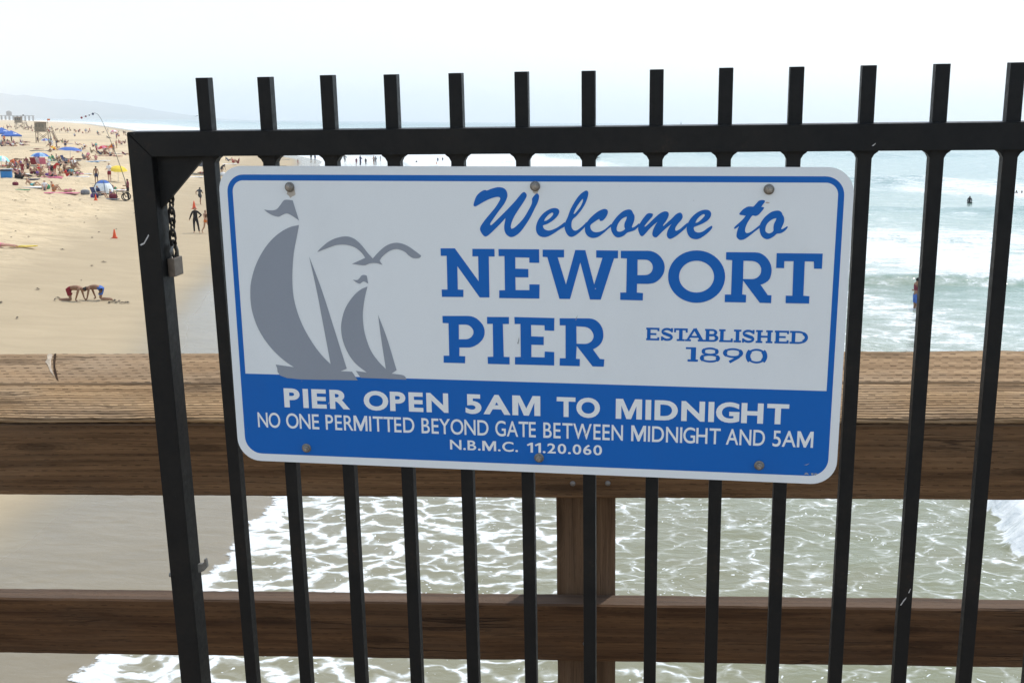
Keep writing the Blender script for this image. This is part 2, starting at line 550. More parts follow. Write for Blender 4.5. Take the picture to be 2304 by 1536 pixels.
GLYPH_WELCOME=[[[(-72.9,174.9),(-71.1,173.0),(-68.0,173.8),(-59.2,178.9),(-49.6,183.6),(-40.9,186.4),(-35.4,186.6),(-33.7,184.5),(-35.5,180.2),(-41.1,171.6),(-48.4,163.0),(-56.4,153.6),(-62.1,145.7),(-64.0,140.9),(-62.9,136.2),(-60.0,131.9),(-57.2,129.6),(-54.0,130.0),(-49.6,133.2),(-41.6,140.7),(-32.8,149.5),(-26.4,156.6),(-27.0,152.3),(-28.3,146.0),(-28.2,138.9),(-25.9,133.4),(-21.9,130.0),(-18.0,129.0),(-12.5,130.8),(-5.3,136.4),(1.8,145.5),(9.8,158.0),(16.1,170.5),(20.4,179.1),(22.4,186.0),(22.1,189.9),(19.7,192.5),(16.2,189.8),(12.5,184.8),(12.3,180.5),(11.5,176.7),(7.5,168.9),(0.4,157.2),(-7.6,148.1),(-13.9,142.6),(-17.9,141.0),(-18.8,144.5),(-17.0,151.6),(-12.9,160.2),(-7.4,168.8),(-1.0,178.1),(3.7,185.9),(4.7,189.8),(3.4,192.4),(0.8,194.0),(-3.3,191.3),(-11.9,181.2),(-22.3,170.2),(-31.8,160.8),(-40.6,152.1),(-46.6,146.6),(-48.6,146.2),(-48.6,148.9),(-43.7,156.0),(-35.7,167.0),(-28.5,176.4),(-24.1,185.0),(-23.2,190.4),(-24.7,195.8),(-28.2,199.2),(-32.9,200.5),(-38.4,200.5),(-46.2,198.4),(-52.6,196.0),(-55.3,196.5),(-58.1,196.0),(-62.9,193.3),(-67.7,188.6),(-70.6,183.1)]],[[(59.3,151.5),(53.4,146.8),(46.4,142.4),(39.4,139.6),(34.7,139.2),(30.0,141.1),(28.1,144.6),(28.5,146.5),(34.7,148.9),(42.5,153.7),(48.8,159.9),(51.5,165.4),(50.7,169.2),(47.6,171.1),(42.6,171.3),(36.4,169.1),(29.3,164.4),(23.1,157.4),(19.1,149.6),(17.7,142.5),(18.7,136.3),(22.2,131.6),(28.4,129.5),(35.5,130.6),(44.1,135.4),(52.7,141.3),(60.4,146.1)],[(29.7,152.8),(30.9,155.9),(35.6,161.4),(40.2,164.5),(42.7,164.5),(42.2,161.4),(37.9,156.7),(33.2,153.6)]],[[(60.0,150.7),(63.5,158.5),(67.4,169.3),(72.8,179.4),(79.7,189.4),(86.6,195.2),(90.8,196.5),(92.9,193.7),(92.0,187.2),(88.9,178.7),(83.6,169.5),(76.7,160.9),(70.9,155.5),(69.0,150.0),(69.4,143.8),(72.1,140.0),(76.0,139.6),(80.6,142.4),(86.8,147.9),(90.2,151.8),(91.4,149.5),(88.3,144.8),(81.4,137.7),(74.4,132.2),(69.0,130.2),(64.3,132.1),(60.8,137.5),(59.0,144.5)],[(72.0,163.6),(74.3,169.4),(78.9,177.1),(83.5,183.3),(85.5,184.9),(85.1,181.0),(82.0,174.1),(77.4,167.9),(73.6,163.6)]],[[(108.7,156.3),(110.0,153.5),(113.8,154.2),(118.0,158.9),(120.5,164.0),(120.7,167.9),(118.3,170.4),(114.1,170.4),(107.3,167.3),(100.6,162.2),(93.8,155.3),(89.5,148.4),(88.3,141.5),(89.6,135.5),(93.9,130.8),(99.9,129.1),(106.8,130.5),(114.4,135.8),(122.0,142.7),(126.2,146.2),(125.8,149.6),(122.8,147.0),(116.9,141.8),(110.1,138.3),(103.3,137.4),(98.1,139.9),(96.0,145.0),(97.2,148.5),(101.5,151.9),(106.6,155.4)]],[[(126.2,148.7),(130.4,155.6),(136.2,162.5),(142.9,168.0),(149.6,170.2),(153.9,169.4),(156.5,165.2),(158.6,161.0),(158.3,155.0),(156.3,149.0),(155.1,145.6),(156.3,144.6),(160.1,146.5),(165.1,150.8),(166.0,148.3),(162.7,144.0),(158.5,140.5),(151.8,138.3),(148.4,137.0),(143.4,132.6),(137.5,130.4),(132.3,131.2),(128.0,135.9),(125.6,141.9)],[(133.9,140.3),(133.7,144.5),(135.5,149.7),(139.7,155.7),(144.7,159.1),(147.9,160.0),(146.9,155.8),(144.7,150.6),(144.5,145.5),(145.4,142.9),(143.3,140.4),(139.1,138.6),(135.7,138.7)]],[[(164.8,147.4),(168.4,154.2),(173.4,161.1),(176.7,164.5),(180.9,165.2),(184.6,164.1),(183.5,160.3),(178.5,154.3),(174.4,149.2),(172.8,146.6),(174.0,146.2),(178.6,150.1),(185.2,156.9),(192.6,163.8),(198.4,167.2),(202.6,167.9),(205.9,166.4),(206.5,162.2),(203.7,155.4),(199.6,149.4),(198.8,147.7),(200.1,147.7),(204.6,152.0),(211.1,158.0),(216.8,164.0),(221.8,166.3),(224.7,164.9),(226.1,160.7),(224.5,156.4),(219.7,150.5),(216.5,145.4),(216.1,142.0),(217.8,140.7),(222.4,142.9),(228.1,148.0),(233.0,152.3),(233.5,148.9),(229.9,143.8),(223.3,137.8),(216.8,132.6),(210.1,129.1),(206.3,130.3),(204.6,134.2),(205.3,140.1),(208.1,146.1),(210.9,150.4),(205.6,146.1),(199.0,140.1),(194.1,134.9),(189.9,131.0),(186.1,131.8),(184.1,135.7),(185.5,142.5),(188.7,149.3),(191.3,153.2),(185.4,148.4),(178.8,141.6),(173.8,135.5),(170.1,132.5),(167.1,133.8),(164.5,139.7),(164.0,144.8)]],[[(233.0,149.8),(236.2,156.5),(241.8,163.3),(249.1,168.4),(256.5,170.6),(262.3,169.8),(265.3,166.1),(264.7,161.0),(261.1,155.9),(254.6,151.6),(247.2,148.2),(242.3,146.0),(242.4,142.2),(245.0,139.3),(250.0,138.5),(255.8,140.7),(261.4,145.0),(266.3,148.4),(267.6,147.1),(266.9,144.2),(262.5,139.0),(256.0,133.5),(249.4,129.6),(243.6,129.1),(237.7,131.1),(233.8,136.2),(232.0,143.0)],[(244.0,152.0),(245.4,155.8),(249.4,160.9),(254.2,164.3),(256.7,164.1),(256.4,161.8),(252.0,156.7),(247.1,152.8)]],[[(297.7,145.6),(298.7,144.0),(301.2,145.4),(304.6,148.0),(302.8,143.7),(301.6,137.8),(301.6,133.3),(304.3,129.7),(307.6,128.6),(312.6,129.8),(318.8,134.1),(325.0,139.4),(330.5,144.0),(333.5,146.7),(332.8,149.9),(329.1,146.6),(323.6,142.0),(318.6,139.0),(314.8,138.6),(313.1,141.2),(313.3,145.8),(315.6,152.3),(318.5,157.5),(322.1,162.8),(326.6,162.5),(330.3,164.1),(333.9,168.0),(337.5,173.2),(336.8,174.8),(333.9,175.1),(335.4,177.7),(338.4,182.2),(337.7,184.3),(333.9,184.7),(330.1,183.5),(327.1,180.2),(323.2,175.7),(319.7,175.7),(315.3,175.3),(311.0,173.0),(307.3,169.8),(304.3,165.5),(305.3,163.9),(309.4,163.3),(312.9,162.7),(310.2,158.8),(305.3,153.5),(301.0,149.6)]],[[(333.4,151.2),(336.3,157.1),(341.1,162.9),(347.2,167.8),(353.4,170.0),(358.4,170.0),(361.6,167.9),(363.0,165.0),(365.4,160.5),(365.7,154.7),(363.8,148.9),(362.1,145.0),(363.3,144.4),(367.0,146.3),(370.1,148.6),(371.1,147.3),(369.0,143.8),(365.4,140.5),(361.1,138.5),(356.7,137.8),(353.1,134.5),(348.1,131.2),(343.1,130.1),(337.9,132.4),(334.6,136.9),(332.7,144.0)],[(341.0,141.5),(340.7,145.4),(342.2,150.6),(345.8,155.2),(350.7,158.5),(355.1,159.7),(354.3,156.6),(352.3,152.0),(351.6,146.8),(351.8,142.3),(349.7,139.7),(345.9,138.3),(343.0,139.3)]]]
GLYPH_NAME=[[[(-123.2,111.3),(-101.9,111.6),(-67.4,63.4),(-67.5,100.2),(-76.0,100.1),(-75.8,111.2),(-43.2,111.4),(-43.1,100.3),(-51.7,100.2),(-51.7,39.5),(-66.3,39.2),(-98.7,85.3),(-98.8,50.4),(-90.4,50.2),(-90.7,39.3),(-123.0,39.0),(-123.2,50.0),(-114.4,50.1),(-114.3,100.3),(-123.1,100.2)]],[[(-37.3,111.3),(22.2,111.7),(22.3,91.9),(7.8,91.9),(7.7,99.4),(-12.7,99.5),(-12.8,82.9),(6.2,82.6),(6.3,70.2),(-12.9,70.2),(-12.7,51.2),(7.6,51.4),(7.7,60.0),(22.6,60.1),(22.2,39.2),(-37.2,38.8),(-37.0,50.4),(-28.5,50.6),(-28.6,101.1),(-37.2,101.0)]],[[(27.4,111.3),(58.4,111.5),(58.4,100.5),(49.2,100.4),(61.2,60.9),(74.6,111.4),(89.1,111.3),(102.1,61.4),(113.7,100.5),(104.8,100.8),(104.7,111.3),(136.0,111.3),(135.9,100.2),(130.3,100.1),(111.8,39.4),(96.1,39.3),(81.9,93.5),(67.2,39.4),(51.7,39.3),(34.1,100.5),(27.3,100.8)]],[[(139.9,111.1),(178.1,111.6),(182.2,111.3),(185.5,110.5),(189.6,108.7),(192.9,106.4),(196.2,103.5),(198.8,99.8),(200.9,96.3),(202.0,92.3),(202.5,89.4),(202.5,86.5),(202.1,82.7),(200.9,78.9),(198.9,74.9),(196.1,71.3),(193.0,68.3),(189.6,66.1),(186.4,64.8),(183.1,64.2),(179.0,63.7),(163.7,63.6),(163.6,50.8),(172.4,50.2),(172.4,39.4),(139.9,39.6),(139.8,50.4),(148.4,50.6),(148.7,100.1),(140.0,100.5)],[(163.9,98.7),(174.2,98.8),(177.3,98.5),(180.0,97.5),(182.3,95.7),(184.2,93.3),(185.3,90.7),(185.7,87.9),(185.4,84.8),(184.4,82.0),(182.6,79.6),(180.3,77.8),(177.7,76.8),(174.6,76.4),(164.1,76.2)]],[[(287.8,76.1),(287.6,71.2),(286.7,66.3),(285.2,61.6),(283.1,57.1),(280.3,52.9),(277.0,49.1),(273.2,45.8),(268.9,42.9),(264.2,40.6),(259.3,38.9),(254.2,37.8),(248.9,37.4),(243.7,37.6),(238.5,38.5),(233.4,40.0),(228.6,42.1),(224.2,44.8),(220.1,48.0),(216.5,51.7),(213.5,55.8),(211.1,60.3),(209.2,65.0),(208.1,69.8),(207.7,74.8),(207.9,79.7),(208.8,84.6),(210.4,89.3),(212.6,93.8),(215.4,97.9),(218.8,101.7),(222.7,105.0),(227.0,107.8),(231.6,110.0),(236.5,111.6),(241.6,112.7),(246.8,113.0),(252.0,112.8),(257.1,111.9),(262.1,110.4),(266.8,108.3),(271.2,105.6),(275.2,102.5),(278.8,98.8),(281.8,94.8),(284.3,90.4),(286.1,85.8),(287.3,81.0)],[(272.3,75.8),(272.2,72.8),(271.6,69.8),(270.7,67.0),(269.3,64.3),(267.6,61.7),(265.6,59.4),(263.2,57.4),(260.6,55.7),(257.8,54.3),(254.8,53.3),(251.6,52.6),(248.4,52.4),(245.2,52.5),(242.0,53.0),(238.9,53.9),(236.0,55.2),(233.3,56.9),(230.8,58.8),(228.6,61.0),(226.7,63.5),(225.2,66.2),(224.1,69.0),(223.4,72.0),(223.1,75.0),(223.3,78.0),(223.8,80.9),(224.8,83.8),(226.2,86.5),(227.9,89.0),(229.9,91.3),(232.3,93.3),(234.9,95.0),(237.8,96.4),(240.8,97.4),(243.9,98.0),(247.1,98.2),(250.3,98.1),(253.5,97.6),(256.5,96.6),(259.4,95.4),(262.1,93.7),(264.6,91.8),(266.8,89.6),(268.6,87.2),(270.1,84.5),(271.2,81.7),(272.0,78.8)]],[[(288.0,111.1),(328.3,111.3),(331.9,111.0),(335.4,110.1),(339.2,108.2),(342.7,105.5),(346.0,101.9),(348.6,97.8),(350.5,93.5),(351.5,89.0),(351.8,85.5),(351.6,82.2),(350.9,77.8),(349.6,73.7),(347.3,70.8),(344.3,68.4),(340.8,66.5),(337.3,65.4),(348.1,50.5),(353.2,50.4),(353.1,39.0),(337.4,39.2),(312.9,71.0),(312.4,50.9),(318.0,50.2),(318.0,39.3),(288.4,39.3),(288.3,50.2),(296.9,50.4),(296.8,99.7),(288.2,100.3)],[(312.4,99.2),(324.8,99.0),(328.5,98.2),(332.0,96.5),(334.5,94.3),(336.2,91.4),(337.3,88.9),(337.4,86.1),(337.3,82.8),(336.2,79.8),(334.3,77.1),(331.8,75.0),(329.0,73.7),(325.8,73.1),(312.8,73.1)]],[[(357.7,110.6),(420.4,110.8),(420.4,89.3),(409.6,89.4),(408.9,99.5),(396.6,99.6),(397.1,50.6),(405.5,50.0),(405.5,39.5),(373.1,39.4),(372.9,50.3),(382.0,50.3),(381.3,99.5),(368.6,99.4),(368.8,89.5),(357.8,89.6)]],[[(-123.0,10.1),(-86.8,10.9),(-83.1,10.8),(-79.8,10.6),(-75.6,9.4),(-71.8,7.5),(-68.1,4.6),(-64.9,1.2),(-62.5,-1.9),(-61.0,-5.2),(-60.0,-8.9),(-59.7,-12.8),(-60.1,-16.8),(-61.2,-20.5),(-63.4,-24.7),(-66.6,-28.3),(-70.4,-31.8),(-74.9,-34.4),(-78.8,-36.2),(-83.1,-37.2),(-98.3,-37.6),(-98.9,-50.7),(-89.8,-50.8),(-90.3,-61.6),(-123.1,-61.6),(-122.8,-50.8),(-114.2,-50.6),(-114.1,-0.8),(-123.0,-0.7)],[(-98.5,-2.5),(-88.2,-2.3),(-85.1,-2.7),(-82.4,-3.9),(-79.8,-6.0),(-77.9,-8.5),(-76.8,-11.1),(-76.6,-13.8),(-77.0,-16.3),(-78.1,-18.5),(-80.1,-21.1),(-82.8,-23.1),(-85.7,-24.3),(-88.7,-24.7),(-98.9,-25.0)]],[[(-55.9,10.1),(-23.0,10.6),(-23.1,0.1),(-32.3,-0.1),(-31.5,-50.2),(-22.8,-50.2),(-22.9,-61.5),(-55.7,-61.6),(-55.9,-50.9),(-47.4,-50.3),(-47.4,-0.2),(-55.9,-0.4)]],[[(-15.0,10.8),(44.2,10.6),(43.9,-8.6),(29.9,-8.3),(29.6,-0.7),(9.7,-0.6),(9.8,-17.8),(28.4,-18.0),(28.3,-30.6),(10.0,-30.4),(9.8,-49.3),(29.5,-49.3),(29.8,-40.3),(43.9,-40.7),(43.8,-61.3),(-14.8,-61.2),(-14.7,-50.0),(-6.0,-49.5),(-6.1,0.5),(-14.7,0.3)]],[[(51.9,10.4),(95.0,11.2),(99.1,10.7),(102.9,9.6),(106.5,7.5),(109.7,4.6),(112.3,1.1),(114.3,-2.8),(115.5,-7.1),(116.0,-11.5),(116.0,-16.2),(115.0,-20.8),(113.0,-25.2),(110.0,-29.0),(105.8,-32.4),(101.0,-35.1),(111.3,-49.4),(117.8,-49.8),(117.0,-61.0),(100.6,-60.9),(77.1,-30.5),(76.1,-50.1),(81.8,-50.3),(81.6,-61.2),(51.8,-61.1),(52.1,-49.9),(60.7,-49.7),(60.6,-0.0),(52.1,-0.2)],[(76.5,-1.0),(88.3,-1.5),(92.5,-2.4),(96.3,-4.4),(98.9,-7.2),(100.8,-10.7),(101.6,-13.3),(101.8,-15.9),(101.1,-19.0),(99.8,-21.7),(97.5,-24.1),(94.7,-25.9),(92.2,-26.8),(89.6,-27.2),(76.9,-27.3)]]]
GLYPH_LOGO=[[[(-389.6,165.9),(-378.4,164.8),(-370.2,166.5),(-364.0,172.8),(-358.9,179.0),(-354.2,180.8),(-344.3,180.0),(-340.1,164.0),(-336.3,150.2),(-345.2,156.2),(-352.0,159.9),(-356.6,160.1),(-362.6,157.6),(-367.4,155.5),(-375.4,157.0),(-383.4,161.0)]],[[(-336.7,143.5),(-353.2,139.3),(-372.6,127.8),(-390.2,110.6),(-406.0,86.4),(-416.1,60.9),(-419.7,39.9),(-419.3,14.2),(-412.7,-11.5),(-402.1,-32.5),(-388.8,-50.0),(-372.9,-65.0),(-357.9,-75.4),(-386.6,-72.1),(-369.8,-93.0),(-257.5,-93.2),(-265.9,-79.8),(-283.4,-79.6),(-273.9,-75.3),(-279.4,-55.3),(-291.3,-11.0),(-307.1,46.6),(-323.8,96.7),(-314.4,41.9),(-307.6,-6.7),(-299.0,-68.9),(-312.6,-55.1),(-328.0,-33.0),(-340.8,-7.5),(-348.8,18.0),(-352.1,41.2),(-351.6,68.8),(-347.4,100.9),(-341.2,125.9)]],[[(-235.9,52.5),(-246.5,47.7),(-258.6,37.2),(-271.1,19.7),(-277.8,1.0),(-279.8,-15.4),(-277.2,-34.1),(-269.8,-52.7),(-258.7,-67.8),(-242.7,-80.3),(-259.7,-78.5),(-252.6,-89.0),(-180.9,-89.9),(-185.4,-83.4),(-204.0,-81.1),(-196.1,-75.4),(-201.8,-53.2),(-210.0,-23.0),(-221.4,9.6),(-218.2,-25.6),(-212.6,-74.2),(-223.2,-63.2),(-234.3,-47.1),(-241.6,-26.2),(-244.9,-5.3),(-244.4,15.6),(-240.5,36.4)]],[[(-258.1,62.4),(-251.6,62.0),(-247.6,64.8),(-244.4,68.8),(-240.2,70.0),(-236.3,68.9),(-234.5,56.6),(-239.0,59.3),(-242.5,59.7),(-247.3,56.4),(-251.8,57.9)]],[[(-311.1,103.2),(-303.7,110.5),(-291.6,119.7),(-277.5,125.5),(-263.6,127.2),(-252.3,123.5),(-242.4,114.7),(-233.7,103.5),(-226.0,94.6),(-218.8,102.6),(-207.0,112.8),(-195.4,117.9),(-184.0,118.3),(-172.8,114.4),(-162.8,107.8),(-152.4,100.1),(-155.3,96.7),(-164.3,96.2),(-171.0,99.9),(-177.6,105.8),(-188.9,109.3),(-200.4,106.2),(-211.0,98.2),(-215.8,91.8),(-211.5,85.4),(-220.5,87.9),(-230.9,87.3),(-240.2,84.3),(-258.1,86.3),(-246.8,91.4),(-237.5,95.6),(-242.9,103.4),(-252.9,111.2),(-266.5,114.8),(-280.4,114.2),(-294.5,109.5)]]]

# ------------------------------------------------------------------ weathered timber
def wood_material(name, dark, light, grey, ridges=0.0, dashes=0.0, grain=1.0, rough=0.85, along=1.0):
    t = NT(name)
    U = t.uv()
    S = t.sep(U)
    warp = t.noise(t.mapping(U, (2.2, 9.0, 1)), 1.0, 3, 0.5).outputs['Fac']
    v = t.math('ADD', S[1], t.math('MULTIPLY', t.math('SUBTRACT', warp, 0.5), 0.022))
    cv = t.n('ShaderNodeCombineXYZ')
    t.put(cv.inputs[0], S[0]); t.put(cv.inputs[1], v)
    W = cv.outputs[0]
    streak = t.noise(t.mapping(W, (1.6, 55, 1)), 1.0, 5, 0.65).outputs['Fac']
    fine = t.noise(t.mapping(W, (9, 330, 1)), 1.0, 4, 0.7).outputs['Fac']
    blot = t.noise(t.mapping(U, (2.2, 7, 1)), 1.0, 4, 0.6).outputs['Fac']
    c = t.mix(t.rng(streak, 0.36, 0.64), dark, light)
    c = t.mix(t.math('MULTIPLY', t.rng(fine, 0.42, 0.7), 0.5), c, tuple(x * 0.5 for x in dark))
    c = t.mix(t.math('MULTIPLY', t.rng(blot, 0.45, 0.72), 0.65), c, grey)
    h = t.math('ADD', t.math('MULTIPLY', streak, 0.6), t.math('MULTIPLY', fine, 0.5))
    # knots
    vk = t.n('ShaderNodeTexVoronoi', feature='F1', voronoi_dimensions='2D')
    t.t.links.new(t.mapping(U, (1.7, 9.0, 1)), vk.inputs['Vector'])
    vk.inputs['Scale'].default_value = 1.0
    vk.inputs['Randomness'].default_value = 1.0
    kn = t.rng(vk.outputs['Distance'], 0.05, 0.13, 1.0, 0.0, True)
    ring = t.math('SINE', t.math('MULTIPLY', vk.outputs['Distance'], 190.0))
    c = t.mix(t.math('MULTIPLY', kn, 0.55), c, tuple(x * 0.45 for x in dark))
    c = t.mix(t.math('MULTIPLY', t.math('MULTIPLY', t.rng(ring, -1, 1), t.rng(vk.outputs['Distance'], 0.05, 0.26, 0.35, 0.0)), 1.0), c, tuple(x * 0.55 for x in dark))
    cr = t.noise(t.mapping(U, (0.9, 26, 1), (3, 1, 0)), 1.0, 3, 0.55, 0.3).outputs['Fac']
    ck = t.math('MULTIPLY', t.rng(t.math('ABSOLUTE', t.math('SUBTRACT', cr, 0.5)), 0.002, 0.016, 1.0, 0.0), t.rng(blot, 0.50, 0.60))
    c = t.mix(t.math('MULTIPLY', ck, 0.8), c, tuple(x * 0.3 for x in dark))
    h = t.math('SUBTRACT', h, t.math('MULTIPLY', ck, 1.4))
    if ridges:
        rv = t.math('ADD', t.math('MULTIPLY', v, 2 * math.pi / 0.0098), t.math('MULTIPLY', blot, 5.0))
        rs_ = t.rng(t.math('SINE', rv), -1, 1)
        amp = t.rng(S[1], 0.0, 0.13, ridges, ridges * 0.15)
        groove = t.math('MULTIPLY', t.rng(rs_, 0.0, 0.42, 1.0, 0.0, True), amp)
        c = t.mix(t.math('MULTIPLY', groove, 0.9), c, tuple(x * 0.42 for x in dark))
        h = t.math('SUBTRACT', h, t.math('MULTIPLY', groove, 1.8))
    if dashes:
        row = t.math('FLOOR', t.math('DIVIDE', S[1], 0.0128))
        fr = t.math('SUBTRACT', t.math('FRACT', t.math('DIVIDE', t.math('ADD', S[1], t.math('MULTIPLY', t.math('SUBTRACT', warp, .5), .004)), 0.0128)), 0.5)
        x_ = t.math('ADD', t.math('DIVIDE', t.math('ADD', S[0], t.math('MULTIPLY', t.math('SUBTRACT', blot, .5), .02)), 0.033), t.math('MULTIPLY', row, 0.37))
        fx = t.math('ABSOLUTE', t.math('SUBTRACT', t.math('FRACT', x_), 0.5))
        dm = t.math('MULTIPLY', t.rng(fx, 0.16, 0.24, 1.0, 0.0), t.rng(t.math('ABSOLUTE', fr), 0.05, 0.12, 1.0, 0.0))
        dm = t.math('MULTIPLY', dm, t.rng(t.noise(t.mapping(U, (18, 50, 1)), 1.0, 2).outputs['Fac'], 0.38, 0.6, 0.15, 1.0))
        dm = t.math('MULTIPLY', dm, dashes)
        c = t.mix(t.math('MULTIPLY', dm, 0.85), c, tuple(x * 0.22 for x in dark))
        h = t.math('SUBTRACT', h, t.math('MULTIPLY', dm, 1.5))
    up = t.sep(t.n('ShaderNodeNewGeometry').outputs['Normal'])[2]
    if not ridges and dashes < 1: c = t.mix(t.rng(up, 0.6, 0.95, 0.0, 0.55), c, t.mix(streak, (0.085, 0.062, 0.046), (0.16, 0.125, 0.098)))   # weathered grey where rain lies
    nb = t.bump(h, min(1.0, 0.6 * grain), 0.004 * (1.6 if ridges or dashes > 1 else 1.0))
    t.bsdf(c, rough, nb, spec=0.2)
    return t.m
M_CAPF = wood_material('sunbleached_cap_timber', (0.26, 0.155, 0.074), (0.57, 0.370, 0.195), (0.38, 0.28, 0.185), 1.0, 0.8, 1.5)
M_CAPB = wood_material('sunbleached_plank', (0.24, 0.148, 0.076), (0.48, 0.315, 0.175), (0.36, 0.272, 0.185), 0.0, 1.1, 1.2)
M_RAIL = wood_material('brown_stained_timber', (0.058, 0.026, 0.011), (0.155, 0.076, 0.032), (0.115, 0.066, 0.036), 0.0, 0.4, 0.9)
M_RAILU = wood_material('weathered_stained_timber', (0.092, 0.047, 0.021), (0.228, 0.124, 0.058), (0.18, 0.112, 0.064), 0.0, 0.5, 0.9)
M_POST = wood_material('brown_post_timber', (0.10, 0.055, 0.028), (0.185, 0.108, 0.058), (0.14, 0.09, 0.058), 0.0, 0.2, 0.7)

def board(bm, poly, x0, x1, step=0.03, wob=0.0015, ch=0.003, seed=0.0, vert=False):
    """timber of constant profile; edges chamfered and a little ragged; uv = metres along and around"""
    uvl = bm.loops.layers.uv.verify()
    pts = []
    n = len(poly)
    for i in range(n):
        p, a, b = Vector(poly[i]), Vector(poly[i - 1]), Vector(poly[(i + 1) % n])
        d1, d2 = (a - p), (b - p)
        pts.append((p + d1.normalized() * min(ch, d1.length * .3), True))
        pts.append((p + d2.normalized() * min(ch, d2.length * .3), True))
    per = [0.0]
    for i in range(len(pts)):
        per.append(per[-1] + (pts[(i + 1) % len(pts)][0] - pts[i][0]).length)
    N = max(1, int((x1 - x0) / step))
    rings = []
    for k in range(N + 1):
        x = x0 + (x1 - x0) * k / N
        ring = []
        for i, (p, _) in enumerate(pts):
            g = i // 2
            o = Vector((nz(x * 5.0, g * 3.7 + seed), nz(x * 5.0, g * 5.1 + seed + 40))) * wob + Vector((nz(x * 31.0, g * 3.7 + seed), nz(x * 31.0, g * 2.1 + seed))) * wob * 0.5
            q = p + o
            ring.append(bm.verts.new((x, q.x, q.y) if not vert else (q.x, q.y, x)))
        rings.append((x, ring))
    for (xa, A), (xb, B) in zip(rings, rings[1:]):
        for i in range(len(pts)):
            j = (i + 1) % len(pts)
            f = bm.faces.new((A[i], B[i], B[j], A[j]))
            for lp, uv in zip(f.loops, ((xa, per[i]), (xb, per[i]), (xb, per[i + 1]), (xa, per[i + 1]))):
                lp[uvl].uv = (uv[0] + seed * 1.7, uv[1])
    for x, ring in (rings[0], rings[-1]):
        f = bm.faces.new(ring)
        for lp in f.loops:
            lp[uvl].uv = (lp.vert.co.y * .3 + seed, lp.vert.co.z)

# ------------------------------------------------------------------ timber railing of the pier
RY, RT = -0.0613, 0.0245
rd = Vector((math.cos(RY) * math.cos(RT), math.sin(RY) * math.cos(RT), math.sin(RT)))
rn = Vector((-math.sin(RY), math.cos(RY), 0))
ru = rd.cross(rn)
RAILM = Matrix(((rd.x, rn.x, ru.x, 0.0), (rd.y, rn.y, ru.y, 2.3954), (rd.z, rn.z, ru.z, 7.5 - 0.6448), (0, 0, 0, 1)))
rail = empty('pier_railing', 'weathered brown timber pier railing with sloped bleached top boards behind the iron gate', 'railing', mat=RAILM)
X0, X1 = -4.6, 5.0
bm = bmesh.new()
board(bm, [(-0.003, 0.0), (0.130, 0.0478), (0.143, 0.0122), (0.062, -0.0172), (-0.003, -0.011)], X0, X1, 0.012, 0.0016, 0.003, 1.0)
part('cap_board', bm, M_CAPF, rail, label='front top board with deep worn ridges')
bm = bmesh.new()
board(bm, [(0.1340, 0.0490), (0.263, 0.0962), (0.276, 0.0605), (0.147, 0.0133)], X0, X1, 0.012, 0.0020, 0.003, 2.0)
part('cap_board', bm, M_CAPB, rail, label='rear top board with a split knot')
bm = bmesh.new()
board(bm, [(0.0, -0.0130), (0.060, -0.0190), (0.060, -0.184), (0.0, -0.184)], X0, X1, 0.012, 0.0016, 0.004, 3.0)
part('upper_rail', bm, M_RAILU, rail)
bm = bmesh.new()
board(bm, [(0.0, -0.4388), (0.0591, -0.4388), (0.0591, -0.5788), (0.0, -0.5788)], X0, X1, 0.012, 0.0018, 0.004, 4.0)
part('lower_rail', bm, M_RAIL, rail)
for i, xc in enumerate((0.1640, -2.27, 2.60)):
    bm = bmesh.new()
    board(bm, [(xc - 0.068, 0.0625), (xc + 0.068, 0.0625), (xc + 0.068, 0.2005), (xc - 0.068, 0.2005)], -1.30, -0.022, 0.03, 0.001, 0.004, 5.0 + i, True)
    part('post', bm, M_POST, rail)
M_NAIL = plain('galvanised_nail_head', (0.22, 0.2, 0.18), 0.6, 0.3, 200, 0.6)
bm0 = bmesh.new()
lathe(bm0, [(0, -0.0035), (0.004, -0.003), (0.0062, -0.0012), (0.0065, 0.002), (0, 0.002)], 12, Matrix.Rotation(R(-90), 4, 'X'))
nail_me = to_mesh('nail', bm0, M_NAIL, True)
for x, z in ((0.135, -0.150), (0.213, -0.149), (0.164, -0.466), (0.162, -0.534)):
    o = bpy.data.objects.new('nail', nail_me)
    link(o, rail)
    o.location = (x, 0.0, z)
# split knot where the rear board's edge has been torn away
M_RAW = plain('pale_torn_wood', (0.50, 0.41, 0.31), 0.9, 0.25, 60, spec=0.1, bump=0.4)
M_DARK = plain('dark_wood_split', (0.05, 0.03, 0.018), 0.9, 0.3, 60, spec=0.1)
def on_cap(x, s, lift=0.0):
    """point on the sloped top: s metres back from the front edge"""
    return Vector((x, s * 0.9398 - lift * 0.3418, 0.0 + s * 0.3418 + lift * 0.9398))
def patch(name, pts, mat, par, lift=0.0022, label=None, bulge=0.002):
    bm = bmesh.new()
    A = [bm.verts.new(on_cap(x, s, lift)) for x, s in pts]
    B = [bm.verts.new(on_cap(x, s, -0.004)) for x, s in pts]
    cx, cs = sum(p[0] for p in pts) / len(pts), sum(p[1] for p in pts) / len(pts)
    c = bm.verts.new(on_cap(cx, cs, lift + bulge))
    for i in range(len(pts)):
        j = (i + 1) % len(pts)
        bm.faces.new((A[i], A[j], c))
        bm.faces.new((A[i], B[i], B[j], A[j]))
    return part(name, bm, mat, par, False, label)
def cap_xs(px, py):
    d = pixel_ray(px, py)
    M = RAILM.inverted()
    o, dd = M @ EYE, (M.to_3x3() @ d)
    nrm = Vector((0, -0.3418, 0.9398))
    t = -(o.dot(nrm)) / dd.dot(nrm)
    p = o + dd * t
    return (p.x, p.y * 0.9398 + p.z * 0.3418)
